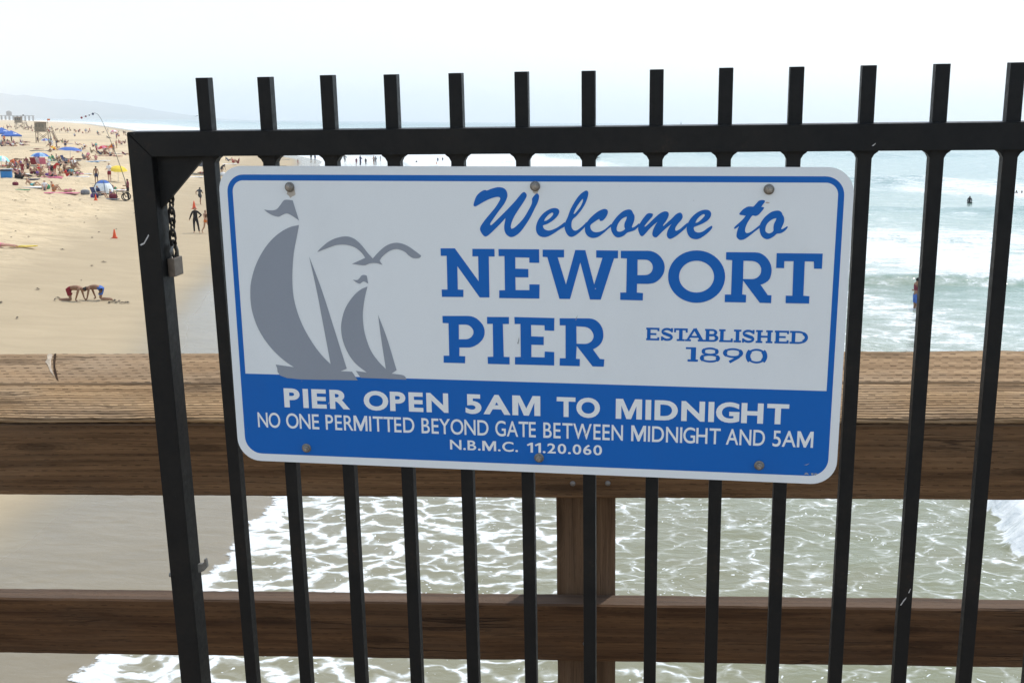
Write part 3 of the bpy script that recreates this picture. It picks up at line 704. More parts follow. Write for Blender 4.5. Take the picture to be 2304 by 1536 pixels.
patch('splinter', [cap_xs(*q) for q in ((106, 800), (112, 796), (119, 799), (115, 812), (116, 830), (122, 847), (113, 836), (108, 822), (102, 815), (107, 808))], M_RAW, rail, 0.0018, None, 0.001)
patch('split', [cap_xs(*q) for q in ((122, 797), (127, 796), (124, 812), (125, 835), (132, 858), (127, 853), (121, 836), (120, 815))], M_DARK, rail, 0.0015)

# deck of the pier the photographer stands on
def deck_material():
    t = NT('deck_planking')
    P = t.obj()
    S = t.sep(P)
    br = t.math('FRACT', t.math('DIVIDE', S[1], 0.2))
    gap = t.rng(t.math('ABSOLUTE', t.math('SUBTRACT', br, 0.5)), 0.475, 0.49, 0.0, 1.0)
    st = t.noise(t.mapping(P, (2, 40, 2)), 1.0, 4, 0.6).outputs['Fac']
    c = t.mix(st, (0.16, 0.12, 0.085), (0.34, 0.28, 0.21))
    c = t.mix(gap, c, (0.02, 0.015, 0.01))
    t.bsdf(c, 0.9, t.bump(st, 0.4, 0.005), spec=0.15)
    return t.m
bm = bmesh.new()
box(bm, (0.2, -3.0, -1.12), (14, 6.9, 0.09))
deck = part('pier_deck', bm, deck_material())
deck.matrix_world = RAILM
tag(deck, 'plank deck of the pier under the railing', 'deck', kind='structure')

# ------------------------------------------------------------------ iron gate
GO = Vector((0.1069098, 1.6052999, 7.5 - 0.04788752))
GU, GV, GW = Vector((0.98920141, -0.14519321, 0.01998779)), Vector((-0.02694326, -0.04609742, 0.99857353)), Vector((-0.14406471, -0.98832887, -0.04951161))
GATEM = Matrix(((GU.x, -GW.x, GV.x, GO.x), (GU.y, -GW.y, GV.y, GO.y), (GU.z, -GW.z, GV.z, GO.z), (0, 0, 0, 1)))
def iron():
    t = NT('black_painted_iron')
    P = t.obj()
    n1 = t.noise(P, 14, 5, 0.65).outputs['Fac']
    n2 = t.noise(P, 90, 4, 0.7).outputs['Fac']
    c = t.mix(t.rng(n1, 0.4, 0.7), (0.0055, 0.006, 0.0065), (0.011, 0.0105, 0.0095))
    c = t.mix(t.math('MULTIPLY', t.rng(n1, 0.58, 0.72), t.rng(n2, 0.5, 0.65, 0.0, 0.5)), c, (0.045, 0.028, 0.019))
    c = t.mix(t.rng(n2, 0.70, 0.76, 0.0, 0.5), c, (0.12, 0.12, 0.12))
    t.bsdf(c, t.rng(n2, 0.3, 0.7, 0.45, 0.65), t.bump(n2, 0.12, 0.003), spec=0.25)
    return t.m
M_IRON = iron()
gate = empty('iron_gate', 'black iron picket gate with a welcome sign bolted to its bars', 'gate', mat=GATEM)
bm = bmesh.new()
prism(bm, [(-0.685, -1.62), (-0.649, -1.62), (-0.649, 0.0056), (-0.685, 0.0418)], -0.019, 0.019)
bmesh.ops.bevel(bm, geom=bm.edges[:], offset=0.0007, segments=2, affect='EDGES')
part('stile', bm, M_IRON, gate)
bm = bmesh.new()
prism(bm, [(-0.6845, 0.0423), (-0.6485, 0.0061), (1.02, 0.0061), (1.02, 0.0423)], -0.019, 0.019)
bmesh.ops.bevel(bm, geom=bm.edges[:], offset=0.0007, segments=2, affect='EDGES')
part('top_rail', bm, M_IRON, gate)
bm = bmesh.new()
prism(bm, [(-0.6485, -1.62), (1.02, -1.62), (1.02, -1.584), (-0.6485, -1.584)], -0.019, 0.019)
part('bottom_rail', bm, M_IRON, gate)
SP = 0.09417
def bar_bm(first=False):
    bm = bmesh.new()
    box(bm, (0, 0, (0.1187 - 1.6) / 2), (0.019, 0.019, 0.1187 + 1.6), None, 0.0011)
    for s in (-1, 1):
        if first and s < 0: continue
        prism(bm, [(s * 0.0085, 0.0075), (s * 0.0175, 0.0075), (s * 0.0175, 0.0045), (s * 0.0125, 0.0008), (s * 0.0096, -0.0045), (s * 0.0085, -0.0045)][::s], -0.0085, 0.0085)
    return bm
me0 = to_mesh('bar', bar_bm(True), M_IRON)
me1 = to_mesh('bar', bar_bm(), M_IRON)
for i in range(16):
    o = bpy.data.objects.new('bar', me0 if i == 0 else me1)
    link(o, gate)
    o.location = ((i - 6) * SP, 0, 0.0015 * nz(i * 1.7, 3))
bm = bmesh.new()
prism(bm, [(-0.650, 0.0072), (-0.571, 0.0072), (-0.571, 0.0061), (-0.649, -0.074), (-0.650, -0.074)], -0.004, 0.004)
part('corner_gusset', bm, M_IRON, gate)
M_GALV = plain('dull_grey_steel', (0.20, 0.195, 0.18), 0.5, 0.25, 120, 0.5)
def bk(px, py): return (-0.6318 + (px - 462) * 0.00066, -0.6579 - (py - 1270) * 0.00068)
bm = bmesh.new()
prism(bm, [bk(*q) for q in ((444, 1268), (456, 1266), (461, 1262), (462, 1254), (466.5, 1253), (468.5, 1274), (459, 1284), (444, 1290))], -0.003, 0.003)
part('latch_hook', bm, M_GALV, gate)
bm = bmesh.new()
lathe(bm, [(0, -0.012), (0.004, -0.0115), (0.0042, -0.004), (0.0058, -0.004), (0.0058, 0.001), (0, 0.001)], 10, Matrix.Translation((-0.684, 0, -0.6785)) @ Matrix.Rotation(R(90), 4, 'Y'))
part('bolt', bm, M_GALV, gate, True)
M_CHIP = plain('bare_scratched_metal', (0.5, 0.5, 0.5), 0.5, 0.3, 300, 0.3)
def chip(pts, y):
    bm = bmesh.new()
    bm.faces.new([bm.verts.new((u, y, v)) for u, v in pts])
    part('paint_chip', bm, M_CHIP, gate)
chip([(-0.6812, -0.1262), (-0.6785, -0.1240), (-0.6745, -0.1225), (-0.6655, -0.1095), (-0.6650, -0.1120), (-0.6735, -0.1245), (-0.6790, -0.1270)], -0.01930)
chip([(0.3835, 0.0128), (0.3850, 0.0140), (0.3880, 0.0168), (0.3886, 0.0160), (0.3858, 0.0130)], -0.01930)
chip([(0.4635, -0.664), (0.4680, -0.655), (0.4720, -0.6500), (0.4712, -0.6530), (0.4650, -0.664)], -0.00975)
chip([(0.4740, -0.643), (0.4765, -0.636), (0.4772, -0.637), (0.4752, -0.644)], -0.00975)

# chain and padlock hanging at the stile
M_CHAIN = plain('dark_chain_steel', (0.03, 0.027, 0.024), 0.55, 0.3, 150, 0.5)
bm = bmesh.new()
def ring_link(c, a):
    M = Matrix.Translation(c) @ Matrix.Rotation(a, 4, 'Z')
    pts = []
    for k in range(14):
        t = 2 * math.pi * k / 14
        pts.append(M @ Vector((0.0040 * math.cos(t), 0, (0.0105 if abs(math.sin(t)) > .01 else 0.0) * math.sin(t) + (0.0035 if math.sin(t) > 0.01 else -0.0035 if math.sin(t) < -.01 else 0))))
    tube(bm, pts + [pts[0], pts[1]], 0.0020, 6, cap=False)
for i in range(6):
    ring_link(Vector((-0.6372 - 0.0007 * i, 0.008 + 0.001 * (i % 2), -0.052 - 0.0170 * i)), R(15) if i % 2 == 0 else R(80))
ch = part('chain', bm, M_CHAIN, None, True)
ch.matrix_world = GATEM
tag(ch, 'short dark steel chain hanging beside the gate corner', 'chain')
lock = empty('padlock', 'small dull brass padlock hanging on the chain by the gate stile', 'padlock', mat=GATEM @ Matrix.Translation((-0.6420, 0.012, -0.1640)))
bm = bmesh.new()
box(bm, (0, 0, 0), (0.0112, 0.030, 0.0285), None, 0.0018)
part('body', bm, plain('dull_brass', (0.125, 0.098, 0.075), 0.5, 0.25, 150, 0.3), lock)
bm = bmesh.new()
tube(bm, [(0, -0.010, 0.012), (0, -0.010, 0.024), (0, -0.007, 0.030), (0, 0, 0.033), (0, 0.007, 0.030), (0, 0.010, 0.024), (0, 0.010, 0.012)], 0.0029, 8)
part('shackle', bm, M_GALV, lock, True)

# ------------------------------------------------------------------ the sign
SIGNM = GATEM @ Matrix.Translation((-0.0944020, -0.01125, -0.2424064)) @ Matrix.Rotation(0.008056873, 4, 'Y')
def sheet(name, base, rough=0.42, spec=0.3):
    t = NT(name)
    P = t.obj()
    gr = t.noise(P, 900, 2, 0.6).outputs['Fac']
    dirt = t.noise(t.mapping(P, (9, 9, 5)), 1.0, 5, 0.65).outputs['Fac']
    sp = t.noise(P, 160, 3, 0.6).outputs['Fac']
    c = t.mix(t.rng(gr, 0.3, 0.7, 0.0, 0.5), tuple(x * 0.95 for x in base), tuple(min(1, x * 1.06) for x in base))
    c = t.mix(t.rng(dirt, 0.5, 0.75, 0.0, 0.16), c, tuple(x * 0.72 + 0.02 for x in base))
    c = t.mix(t.rng(sp, 0.74, 0.80, 0.0, 0.4), c, (0.30, 0.27, 0.22))
    t.bsdf(c, rough, t.bump(gr, 0.05, 0.0005), spec=spec)
    return t.m
M_WHITE = sheet('white_sign_sheeting', (0.80, 0.835, 0.85))
M_WLET = sheet('white_sign_lettering', (0.84, 0.86, 0.86))
M_BLUE = sheet('blue_sign_film', (0.0, 0.125, 0.48))
M_GREY = sheet('grey_sign_film', (0.29, 0.32, 0.37))
sign = empty('pier_sign', 'white and blue welcome sign with grey sailboats bolted to the gate bars', 'sign', mat=SIGNM)
def rrect(w, h, r, n=10, corners=(1, 1, 1, 1), cx=0.0, cz=0.0):
    out = []
    for k, (sx, sz, a0) in enumerate(((1, 1, 0), (-1, 1, 90), (-1, -1, 180), (1, -1, 270))):
        if not corners[k] or r == 0:
            out.append((cx + sx * w / 2, cz + sz * h / 2))
            continue
        for i in range(n + 1):
            a = R(a0 + 90 * i / n)
            out.append((cx + sx * (w / 2 - r) + r * math.cos(a), cz + sz * (h / 2 - r) + r * math.sin(a)))
    return out
bm = bmesh.new()
prism(bm, rrect(0.9144, 0.4600, 0.036), -0.00125, 0.00125)
part('panel', bm, M_WHITE, sign)
def fill(loops, y):
    """flat filled outline (outer loop first, then holes) as mesh data on the sign's face"""
    cu = bpy.data.curves.new('outline', 'CURVE')
    cu.dimensions = '2D'
    cu.fill_mode = 'BOTH'
    for lp in loops:
        s = cu.splines.new('POLY')
        s.points.add(len(lp) - 1)
        for p, (a, b) in zip(s.points, lp): p.co = (a, b, 0, 1)
        s.use_cyclic_u = True
    o = bpy.data.objects.new('outline', cu)
    COL.objects.link(o)
    me = bpy.data.meshes.new_from_object(o.evaluated_get(bpy.context.evaluated_depsgraph_get()))
    bpy.data.objects.remove(o)
    bpy.data.curves.remove(cu)
    vs = [(v.co.x, y, v.co.y) for v in me.vertices]
    fs = [tuple(p.vertices) for p in me.polygons]
    bpy.data.meshes.remove(me)
    return vs, fs
def flats(name, layers, m, par, label=None):
    V, F = [], []
    for vs, fs in layers:
        n = len(V)
        V += vs
        F += [tuple(i + n for i in f) for f in fs]
    bm = bmesh.new()
    bv = [bm.verts.new(v) for v in V]
    bm.verts.ensure_lookup_table()
    for f in F:
        if len(set(f)) > 2:
            try: bm.faces.new([bv[i] for i in f])
            except ValueError: pass
    bm.normal_update()
    for f in bm.faces:
        if f.normal.y > 0: f.normal_flip()
    me = bpy.data.meshes.new(name)
    bm.to_mesh(me)
    bm.free()
    me.materials.append(m)
    o = bpy.data.objects.new(name, me)
    link(o, par)
    if label: o['label'] = label
    return o
def smooth_loop(pts, n=4, corner=52):
    out, L = [], len(pts)
    P = [Vector(p) for p in pts]
    def is_corner(i):
        a, b = P[i] - P[i - 1], P[(i + 1) % L] - P[i]
        return a.length > 0 and b.length > 0 and math.degrees(a.angle(b)) > corner
    cs = [is_corner(i) for i in range(L)]
    for i in range(L):
        p1, p2 = P[i], P[(i + 1) % L]
        p0 = p1 - (p2 - p1) if cs[i] else P[i - 1]
        p3 = p2 + (p2 - p1) if cs[(i + 1) % L] else P[(i + 2) % L]
        for k in range(n):
            t = k / n
            q = 0.5 * ((2 * p1) + (p2 - p0) * t + (2 * p0 - 5 * p1 + 4 * p2 - p3) * t * t + (3 * p1 - p0 - 3 * p2 + p3) * t ** 3)
            out.append((q.x, q.y))
    return out
FRONT = -0.00125
flats('blue_border', [fill([rrect(0.8895, 0.4352, 0.0265), [(0.4365, -0.0880), (-0.4365, -0.0880)][::-1] + rrect(0.873, 0.297, 0.017, 10, (1, 1, 0, 0), 0, 0.0605)[:22]], FRONT - 0.0002)], M_BLUE, sign)
mm = lambda lp: [(a / 1000.0, b / 1000.0) for a, b in lp]
flats('sailboat_logo', [fill([smooth_loop(mm(lp)) for lp in g], FRONT - 0.0004 - 0.00002 * i) for i, g in enumerate(GLYPH_LOGO)], M_GREY, sign, 'grey sailboats and gull emblem')
for nm, gl, mt_, words, sm in (('script_lettering', GLYPH_WELCOME, M_BLUE, (('Welcome', 0, 7), ('to', 7, 9)), True), ('name_lettering', GLYPH_NAME, M_BLUE, (('NEWPORT', 0, 7), ('PIER', 7, 11)), False)):
    for w_, a_, b_ in words:
        flats(nm, [fill([smooth_loop(mm(lp), 4, 75) if sm else mm(lp) for lp in g], FRONT - 0.0004 - 0.00003 * i) for i, g in enumerate(gl[a_:b_])], mt_, sign, 'blue %s word %s' % ('brush script' if sm else 'slab letter', w_))

# small slab lettering drawn with pen strokes: (points in a 0..1 cell, pen width as share of cap height)
def arc(cx, cy, rx, ry, a0, a1, n=18):
    return [(cx + rx * math.cos(R(a0 + (a1 - a0) * k / n)), cy + ry * math.sin(R(a0 + (a1 - a0) * k / n))) for k in range(n + 1)]
K, T_ = 0.27, 0.15
def srf(x, y, w): return ([(x - w, y), (x + w, y)], T_)
LET = {
 'E': [([(.20, 0), (.20, 1)], K), ([(0, .075), (1, .075)], T_), ([(0, .925), (1, .925)], T_), ([(.2, .5), (.78, .5)], T_), ([(.93, 0), (.93, .26)], T_), ([(.93, .74), (.93, 1)], T_)],
 'T': [([(.5, 0), (.5, 1)], K), ([(0, .925), (1, .925)], T_), ([(.06, .68), (.06, 1)], T_), ([(.94, .68), (.94, 1)], T_), srf(.5, .075, .3)],
 'A': [([(.12, .1), (.47, 1)], T_ * 1.1), ([(.83, .1), (.48, 1)], K * .92), ([(.26, .36), (.74, .36)], T_), srf(.14, .075, .15), srf(.82, .075, .18)],
 'B': [([(.20, 0), (.20, 1)], K), ([(0, .925), (.55, .925)] + arc(.55, .73, .30, .195, 90, -90) + [(.2, .535)], T_), ([(.2, .5), (.58, .5)] + arc(.60, .29, .34, .215, 90, -90) + [(0, .075)], T_), (arc(.55, .73, .28, .16, 60, -60), .2), (arc(.60, .29, .31, .18, 60, -60), .22)],
 'L': [([(.20, 0), (.20, 1)], K), ([(0, .075), (1, .075)], T_), ([(.94, 0), (.94, .30)], T_), srf(.22, .925, .24)],
 'I': [([(.5, 0), (.5, 1)], K), srf(.5, .925, .5), srf(.5, .075, .5)],
 'S': [(arc(.48, .71, .36, .215, 20, 180) + [(.14, .62), (.26, .54), (.5, .49), (.74, .43), (.86, .35)] + arc(.5, .29, .37, .215, 0, -165), .18), ([(.88, .68), (.88, 1)], T_), ([(.08, 0), (.08, .33)], T_), ([(.2, .6), (.5, .49), (.82, .38)], .25)],
 'H': [([(.20, 0), (.20, 1)], K), ([(.80, 0), (.80, 1)], K), ([(.2, .5), (.8, .5)], T_), srf(.2, .925, .2), srf(.8, .925, .2), srf(.2, .075, .2), srf(.8, .075, .2)],
 'D': [([(.20, 0), (.20, 1)], K), ([(0, .925), (.45, .925)] + arc(.45, .5, .45, .425, 90, -90, 24) + [(0, .075)], T_), (arc(.47, .5, .42, .39, 55, -55), .24)],
 '1': [([(.62, 0), (.62, 1)], .34), ([(0, .93), (.62, .93)], .13), srf(.58, .07, .42)],
 '8': [(arc(.5, .73, .36, .21, 0, 360, 28), .13), (arc(.5, .28, .43, .23, 0, 360, 28), .13), (arc(.5, .73, .34, .19, -35, 35), .22), (arc(.5, .73, .34, .19, 145, 215), .22), (arc(.5, .28, .40, .2, -35, 35), .26), (arc(.5, .28, .40, .2, 145, 215), .26)],
 '9': [(arc(.48, .66, .42, .27, 0, 360, 28), .13), (arc(.48, .66, .40, .25, -40, 40), .24), (arc(.48, .66, .40, .25, 140, 220), .24), ([(.88, .60), (.74, .38), (.32, .03)], .19)],
 '0': [(arc(.5, .5, .42, .43, 0, 360, 32), .13), (arc(.5, .5, .41, .5, -42, 42), .30), (arc(.5, .5, .41, .5, 138, 222), .30)],
}
def stroke_poly(pts, w):
    P = [Vector(p) for p in pts]
    P = [p for i, p in enumerate(P) if i == 0 or (p - P[i - 1]).length > 1e-6]
    closed = (P[0] - P[-1]).length < 1e-5
    Lf, Rt = [], []
    for i, p in enumerate(P):
        a = P[i - 1] if i > 0 else (P[-2] if closed else None)
        b = P[i + 1] if i < len(P) - 1 else (P[1] if closed else None)
        d = ((b if b is not None else p) - (a if a is not None else p)).normalized()
        nn = Vector((-d.y, d.x)) * (w / 2)
        Lf.append(p + nn)
        Rt.append(p - nn)
    vs = Lf + Rt
    n = len(P)
    return vs, [(i, i + 1, n + i + 1, n + i) for i in range(n - 1)]
def slab_text(items):
    out, lay = [], 0
    for chh, u0, u1, top, bot in items:
        for pts, w in LET[chh]:
            H, Wd = (top - bot) / 1000, (u1 - u0) / 1000
            vs, fs = stroke_poly([(u0 / 1000 + x * Wd, bot / 1000 + y * H) for x, y in pts], w * H)
            lay += 1
            out.append(([(v.x, FRONT - 0.0003 - 0.00001 * (lay % 9), v.y) for v in vs], fs))
    return out
EST = [('E', 178.1, 196.9), ('S', 199.5, 217.1), ('T', 218.3, 237.2), ('A', 234.3, 262.2), ('B', 262.1, 280.9), ('L', 282.4, 301.4), ('I', 302.9, 313.4), ('S', 314.8, 332.6), ('H', 334.0, 357.4), ('E', 360.2, 380.0), ('D', 381.3, 407.2)]
flats('date_lettering', slab_text([(c, a, b, -0.6, -19.4) for c, a, b in EST] + [('1', 235.5, 253.2, -28.2, -49.6), ('8', 255.9, 284.6, -28.0, -50.0), ('9', 288.8, 318.0, -28.0, -49.6), ('0', 321.5, 350.6, -28.0, -50.0)]), M_BLUE, sign, 'small blue letters ESTABLISHED 1890')
def word(txt, u0, u1, top, bot, weight, lay):
    glyphs, pen = [], 0.0
    y0, y1 = -weight, 0.69 + weight      # base line and cap height of the lettering
    for k, chh in enumerate(txt):
        if chh == '1':                   # stem with a flag
            s = 0.105 + 1.75 * weight
            vs, fs = fill([[(.36 - s, y0), (.36, y0), (.36, y1), (.36 - s * .75, y1), (.02, y1 - .13 - weight), (.06, y1 - .22 - 2 * weight), (.36 - s, y1 - .15 - weight)]], 0.0)
            vs = [(a, c) for a, b, c in vs]
        elif chh == 'M':                   # upright stems and a deep vee
            s = 0.105 + 1.75 * weight
            w, h = 0.80, y1 - y0
            q = [(0, 0), (0, 1), (1.28 * s, 1), (0.5 * w, 0.36), (w - 1.28 * s, 1), (w, 1), (w, 0), (w - s, 0), (w - s, 0.66), (0.5 * w + 0.42 * s, 0.0), (0.5 * w - 0.42 * s, 0.0), (s, 0.66), (s, 0)]
            vs, fs = fill([[(a, y0 + b * h) for a, b in q]], 0.0)
            vs = [(a, c) for a, b, c in vs]
        else:
            cu = bpy.data.curves.new('word', 'FONT')
            cu.body = chh
            cu.size = 1.0
            cu.offset = weight
            cu.resolution_u = 5
            o = bpy.data.objects.new('word', cu)
            COL.objects.link(o)
            me = bpy.data.meshes.new_from_object(o.evaluated_get(bpy.context.evaluated_depsgraph_get()))
            bpy.data.objects.remove(o)
            bpy.data.curves.remove(cu)
            vs = [(v.co.x, v.co.y) for v in me.vertices]
            fs = [tuple(p.vertices) for p in me.polygons]
            bpy.data.meshes.remove(me)
        x0 = min(a for a, b in vs)
        wd = max(a for a, b in vs) - x0
        if k:
            pr = txt[k - 1] + chh
            pen += 0.03 if pr in ('AT', 'TE', 'TT', 'TO', 'YO', 'EY', 'TW', 'RM') else 0.055 if ('A' in pr or 'O' in pr or 'G' in pr) else 0.10 if '.' in pr else 0.105
        glyphs.append(([(a - x0 + pen, b) for a, b in vs], fs))
        pen += wd
    V, F = [], []
    for vs, fs in glyphs:
        n = len(V)
        V += [((u0 + a / pen * (u1 - u0)) / 1000, FRONT - 0.0004 - 0.00002 * lay, (bot + (b - y0) / (y1 - y0) * (top - bot)) / 1000) for a, b in vs]
        F += [tuple(i + n for i in f) for f in fs]
    return V, F
L1 = [('PIER', -376.5, -271.6), ('OPEN', -249.5, -117.5), ('5AM', -91.0, 22.8), ('TO', 47.5, 112.0), ('MIDNIGHT', 135.4, 385.5)]
L2 = [('NO', -421.5, -385.0), ('ONE', -375.5, -322.4), ('PERMITTED', -311.8, -171.3), ('BEYOND', -160.1, -56.3), ('GATE', -46.0, 15.8), ('BETWEEN', 27.2, 146.5), ('MIDNIGHT', 158.7, 289.3), ('AND', 297.2, 353.2), ('5AM', 364.3, 421.9)]
L3 = [('N.B.M.C.', -116.4, -11.5), ('11.20.060', 2.1, 115.6)]
for nm, LL, tp, bt, wt in (('hours_lettering', L1, -109.2, -140.2, 0.037), ('rule_lettering', L2, -149.6, -174.2, 0.009), ('code_lettering', L3, -182.6, -198.4, 0.018)):
    for w_, a_, b_ in LL:
        flats(nm, [word(w_, a_, b_, tp, bt, wt, 0)], M_WLET, sign, 'white word ' + w_)
# maker's tiny mark, bolts, rust and scratches
flats('printers_mark', [(vs, fs) for vs, fs in [([(x / 1000, FRONT - 0.0004, z / 1000) for x, z in q], [tuple(range(len(q)))]) for q in ([(412, -216.2), (412.6, -213.4), (414.6, -212.6), (417, -213.6), (418.2, -216.4), (415, -215.2)], [(421, -212.8), (425, -213.0), (424.6, -216.4), (422, -216.2)], [(426, -213.0), (430.4, -213.2), (428.4, -216.4), (426.2, -216.4)])]], M_GREY, sign)
M_BOLT = plain('weathered_bolt_steel', (0.34, 0.31, 0.27), 0.38, 0.3, 300, 0.75, grime=(0.16, 0.10, 0.06))
M_WASH = plain('weathered_washer_steel', (0.22, 0.205, 0.18), 0.5, 0.3, 300, 0.6, grime=(0.13, 0.085, 0.05))
bm = bmesh.new()
Mq = Matrix.Rotation(R(90), 4, 'X')
lathe(bm, [(0.0034, 0.0), (0.0072, 0.0), (0.0074, 0.0008), (0.0070, 0.0016), (0.0034, 0.0017)], 24, Mq)
wash_me = to_mesh('washer', bm, M_WASH, True)
bm = bmesh.new()
lathe(bm, [(0.0052, 0.0015), (0.0052, 0.0048), (0.0046, 0.0058), (0.0032, 0.0060)], 6, Mq)
lathe(bm, [(0.0031, 0.0050), (0.0031, 0.0088), (0.0025, 0.0096), (0.0, 0.0097)], 14, Mq)
bolt_me = to_mesh('bolt', bm, M_BOLT)
for i, (u, v) in enumerate(((-347.7, 199.5), (16.9, 202.4), (343.2, 199.6), (-344.9, -205.4), (20.6, -206.2), (346.6, -204.3))):
    o = bpy.data.objects.new('bolt', bolt_me)
    link(o, sign)
    o.location = (u / 1000, FRONT - 0.0003, v / 1000)
    o.rotation_euler = (0, 0.4 * i, 0)
    w = bpy.data.objects.new('washer', wash_me)
    link(w, o)
def blotch(name, u, v, ru_, rv_, m, seed, y=0.0003):
    q = [(u + ru_ * (1 + .35 * nz(seed, k * .9)) * math.cos(2 * math.pi * k / 14), v + rv_ * (1 + .35 * nz(seed + 9, k * .9)) * math.sin(2 * math.pi * k / 14)) for k in range(14)]
    flats(name, [([(a / 1000, FRONT - y, b / 1000) for a, b in q], [tuple(range(14))])], m, sign)
M_STAIN = plain('tea_brown_stain', (0.46, 0.41, 0.35), 0.5, 0.12, 150)
blotch('rust_stain', -346.0, 192.6, 7.0, 8.0, M_STAIN, 1.3, 0.0002)
blotch('rust_stain', 17.6, 195.6, 4.2, 4.2, plain('faint_rust_stain', (0.52, 0.47, 0.41), 0.5, 0.1, 150), 4.3, 0.0002)
blotch('rust_stain', 342.0, 181.0, 3.0, 1.0, plain('pale_rust_stain', (0.52, 0.42, 0.37), 0.5, 0.1, 150), 6.3, 0.0002)
def gash(pts, m, y=0.0006):
    flats('scratch', [([(a / 1000, FRONT - y, b / 1000) for a, b in pts], [tuple(range(len(pts)))])], m, sign)
gash([(391, 111), (394, 113), (397, 117.5), (401, 121), (396.5, 118.5), (393, 115), (391.5, 113)], M_WLET)
gash([(377, 112.5), (378.3, 113.4), (378.4, 112.2)], M_WLET)
gash([(103, 55), (104.4, 56.2), (105, 55)], M_WLET)
gash([(-306, -133.5), (-304.6, -129), (-304, -130)], M_WLET)
gash([(410.5, -200.6), (414, -200), (419, -197.8), (414.5, -201.2)], M_GREY)
M_SCUFF = plain('dark_scuff', (0.30, 0.31, 0.32), 0.6, 0.3, 300)
gash([(75, 8), (76.5, 12), (78.5, 16), (77.5, 12.5), (76, 8)], M_SCUFF)
gash([(-11, -29), (-9.4, -24), (-8.5, -19), (-8.2, -24), (-9.4, -30)], M_SCUFF)
gash([(94, -148), (98, -143), (101.5, -138), (97.5, -143.5)], M_SCUFF, 0.0009)
gash([(87, -172), (90, -165), (94, -156), (91, -165)], M_SCUFF, 0.0009)

# ------------------------------------------------------------------ people
def V3(*a): return Vector(a)
def base_pose():
    """standing figure 1.75 m tall facing -Y, feet at z = 0"""
    return dict(pelvis=V3(0, 0, .96), waist=V3(0, .005, 1.10), chest=V3(0, .01, 1.30), collar=V3(0, .015, 1.46), neck=V3(0, .0, 1.53), head=V3(0, -.015, 1.62), crown=V3(0, -.01, 1.70),
        shL=V3(.175, .01, 1.42), elL=V3(.235, .03, 1.13), wrL=V3(.255, -.02, .88), haL=V3(.255, -.05, .79),
        shR=V3(-.175, .01, 1.42), elR=V3(-.235, .03, 1.13), wrR=V3(-.255, -.02, .88), haR=V3(-.255, -.05, .79),
        hiL=V3(.095, 0, .91), knL=V3(.105, -.015, .50), anL=V3(.105, .03, .09), toL=V3(.12, -.14, .03),
        hiR=V3(-.095, 0, .91), knR=V3(-.105, -.015, .50), anR=V3(-.105, .03, .09), toR=V3(-.12, -.14, .03))
RAD = dict(pelvis=.125, waist=.112, chest=.132, collar=.085, neck=.052, head=.088, crown=.066, sh=.060, el=.043, wr=.030, ha=.036, hi=.088, kn=.056, an=.038, to=.034)
BONES = [('pelvis', 'waist'), ('waist', 'chest'), ('chest', 'collar'), ('collar', 'neck'), ('neck', 'head'), ('head', 'crown')]
for s_ in 'LR':
    BONES += [('collar', 'sh' + s_), ('sh' + s_, 'el' + s_), ('el' + s_, 'wr' + s_), ('wr' + s_, 'ha' + s_), ('pelvis', 'hi' + s_), ('hi' + s_, 'kn' + s_), ('kn' + s_, 'an' + s_), ('an' + s_, 'to' + s_)]
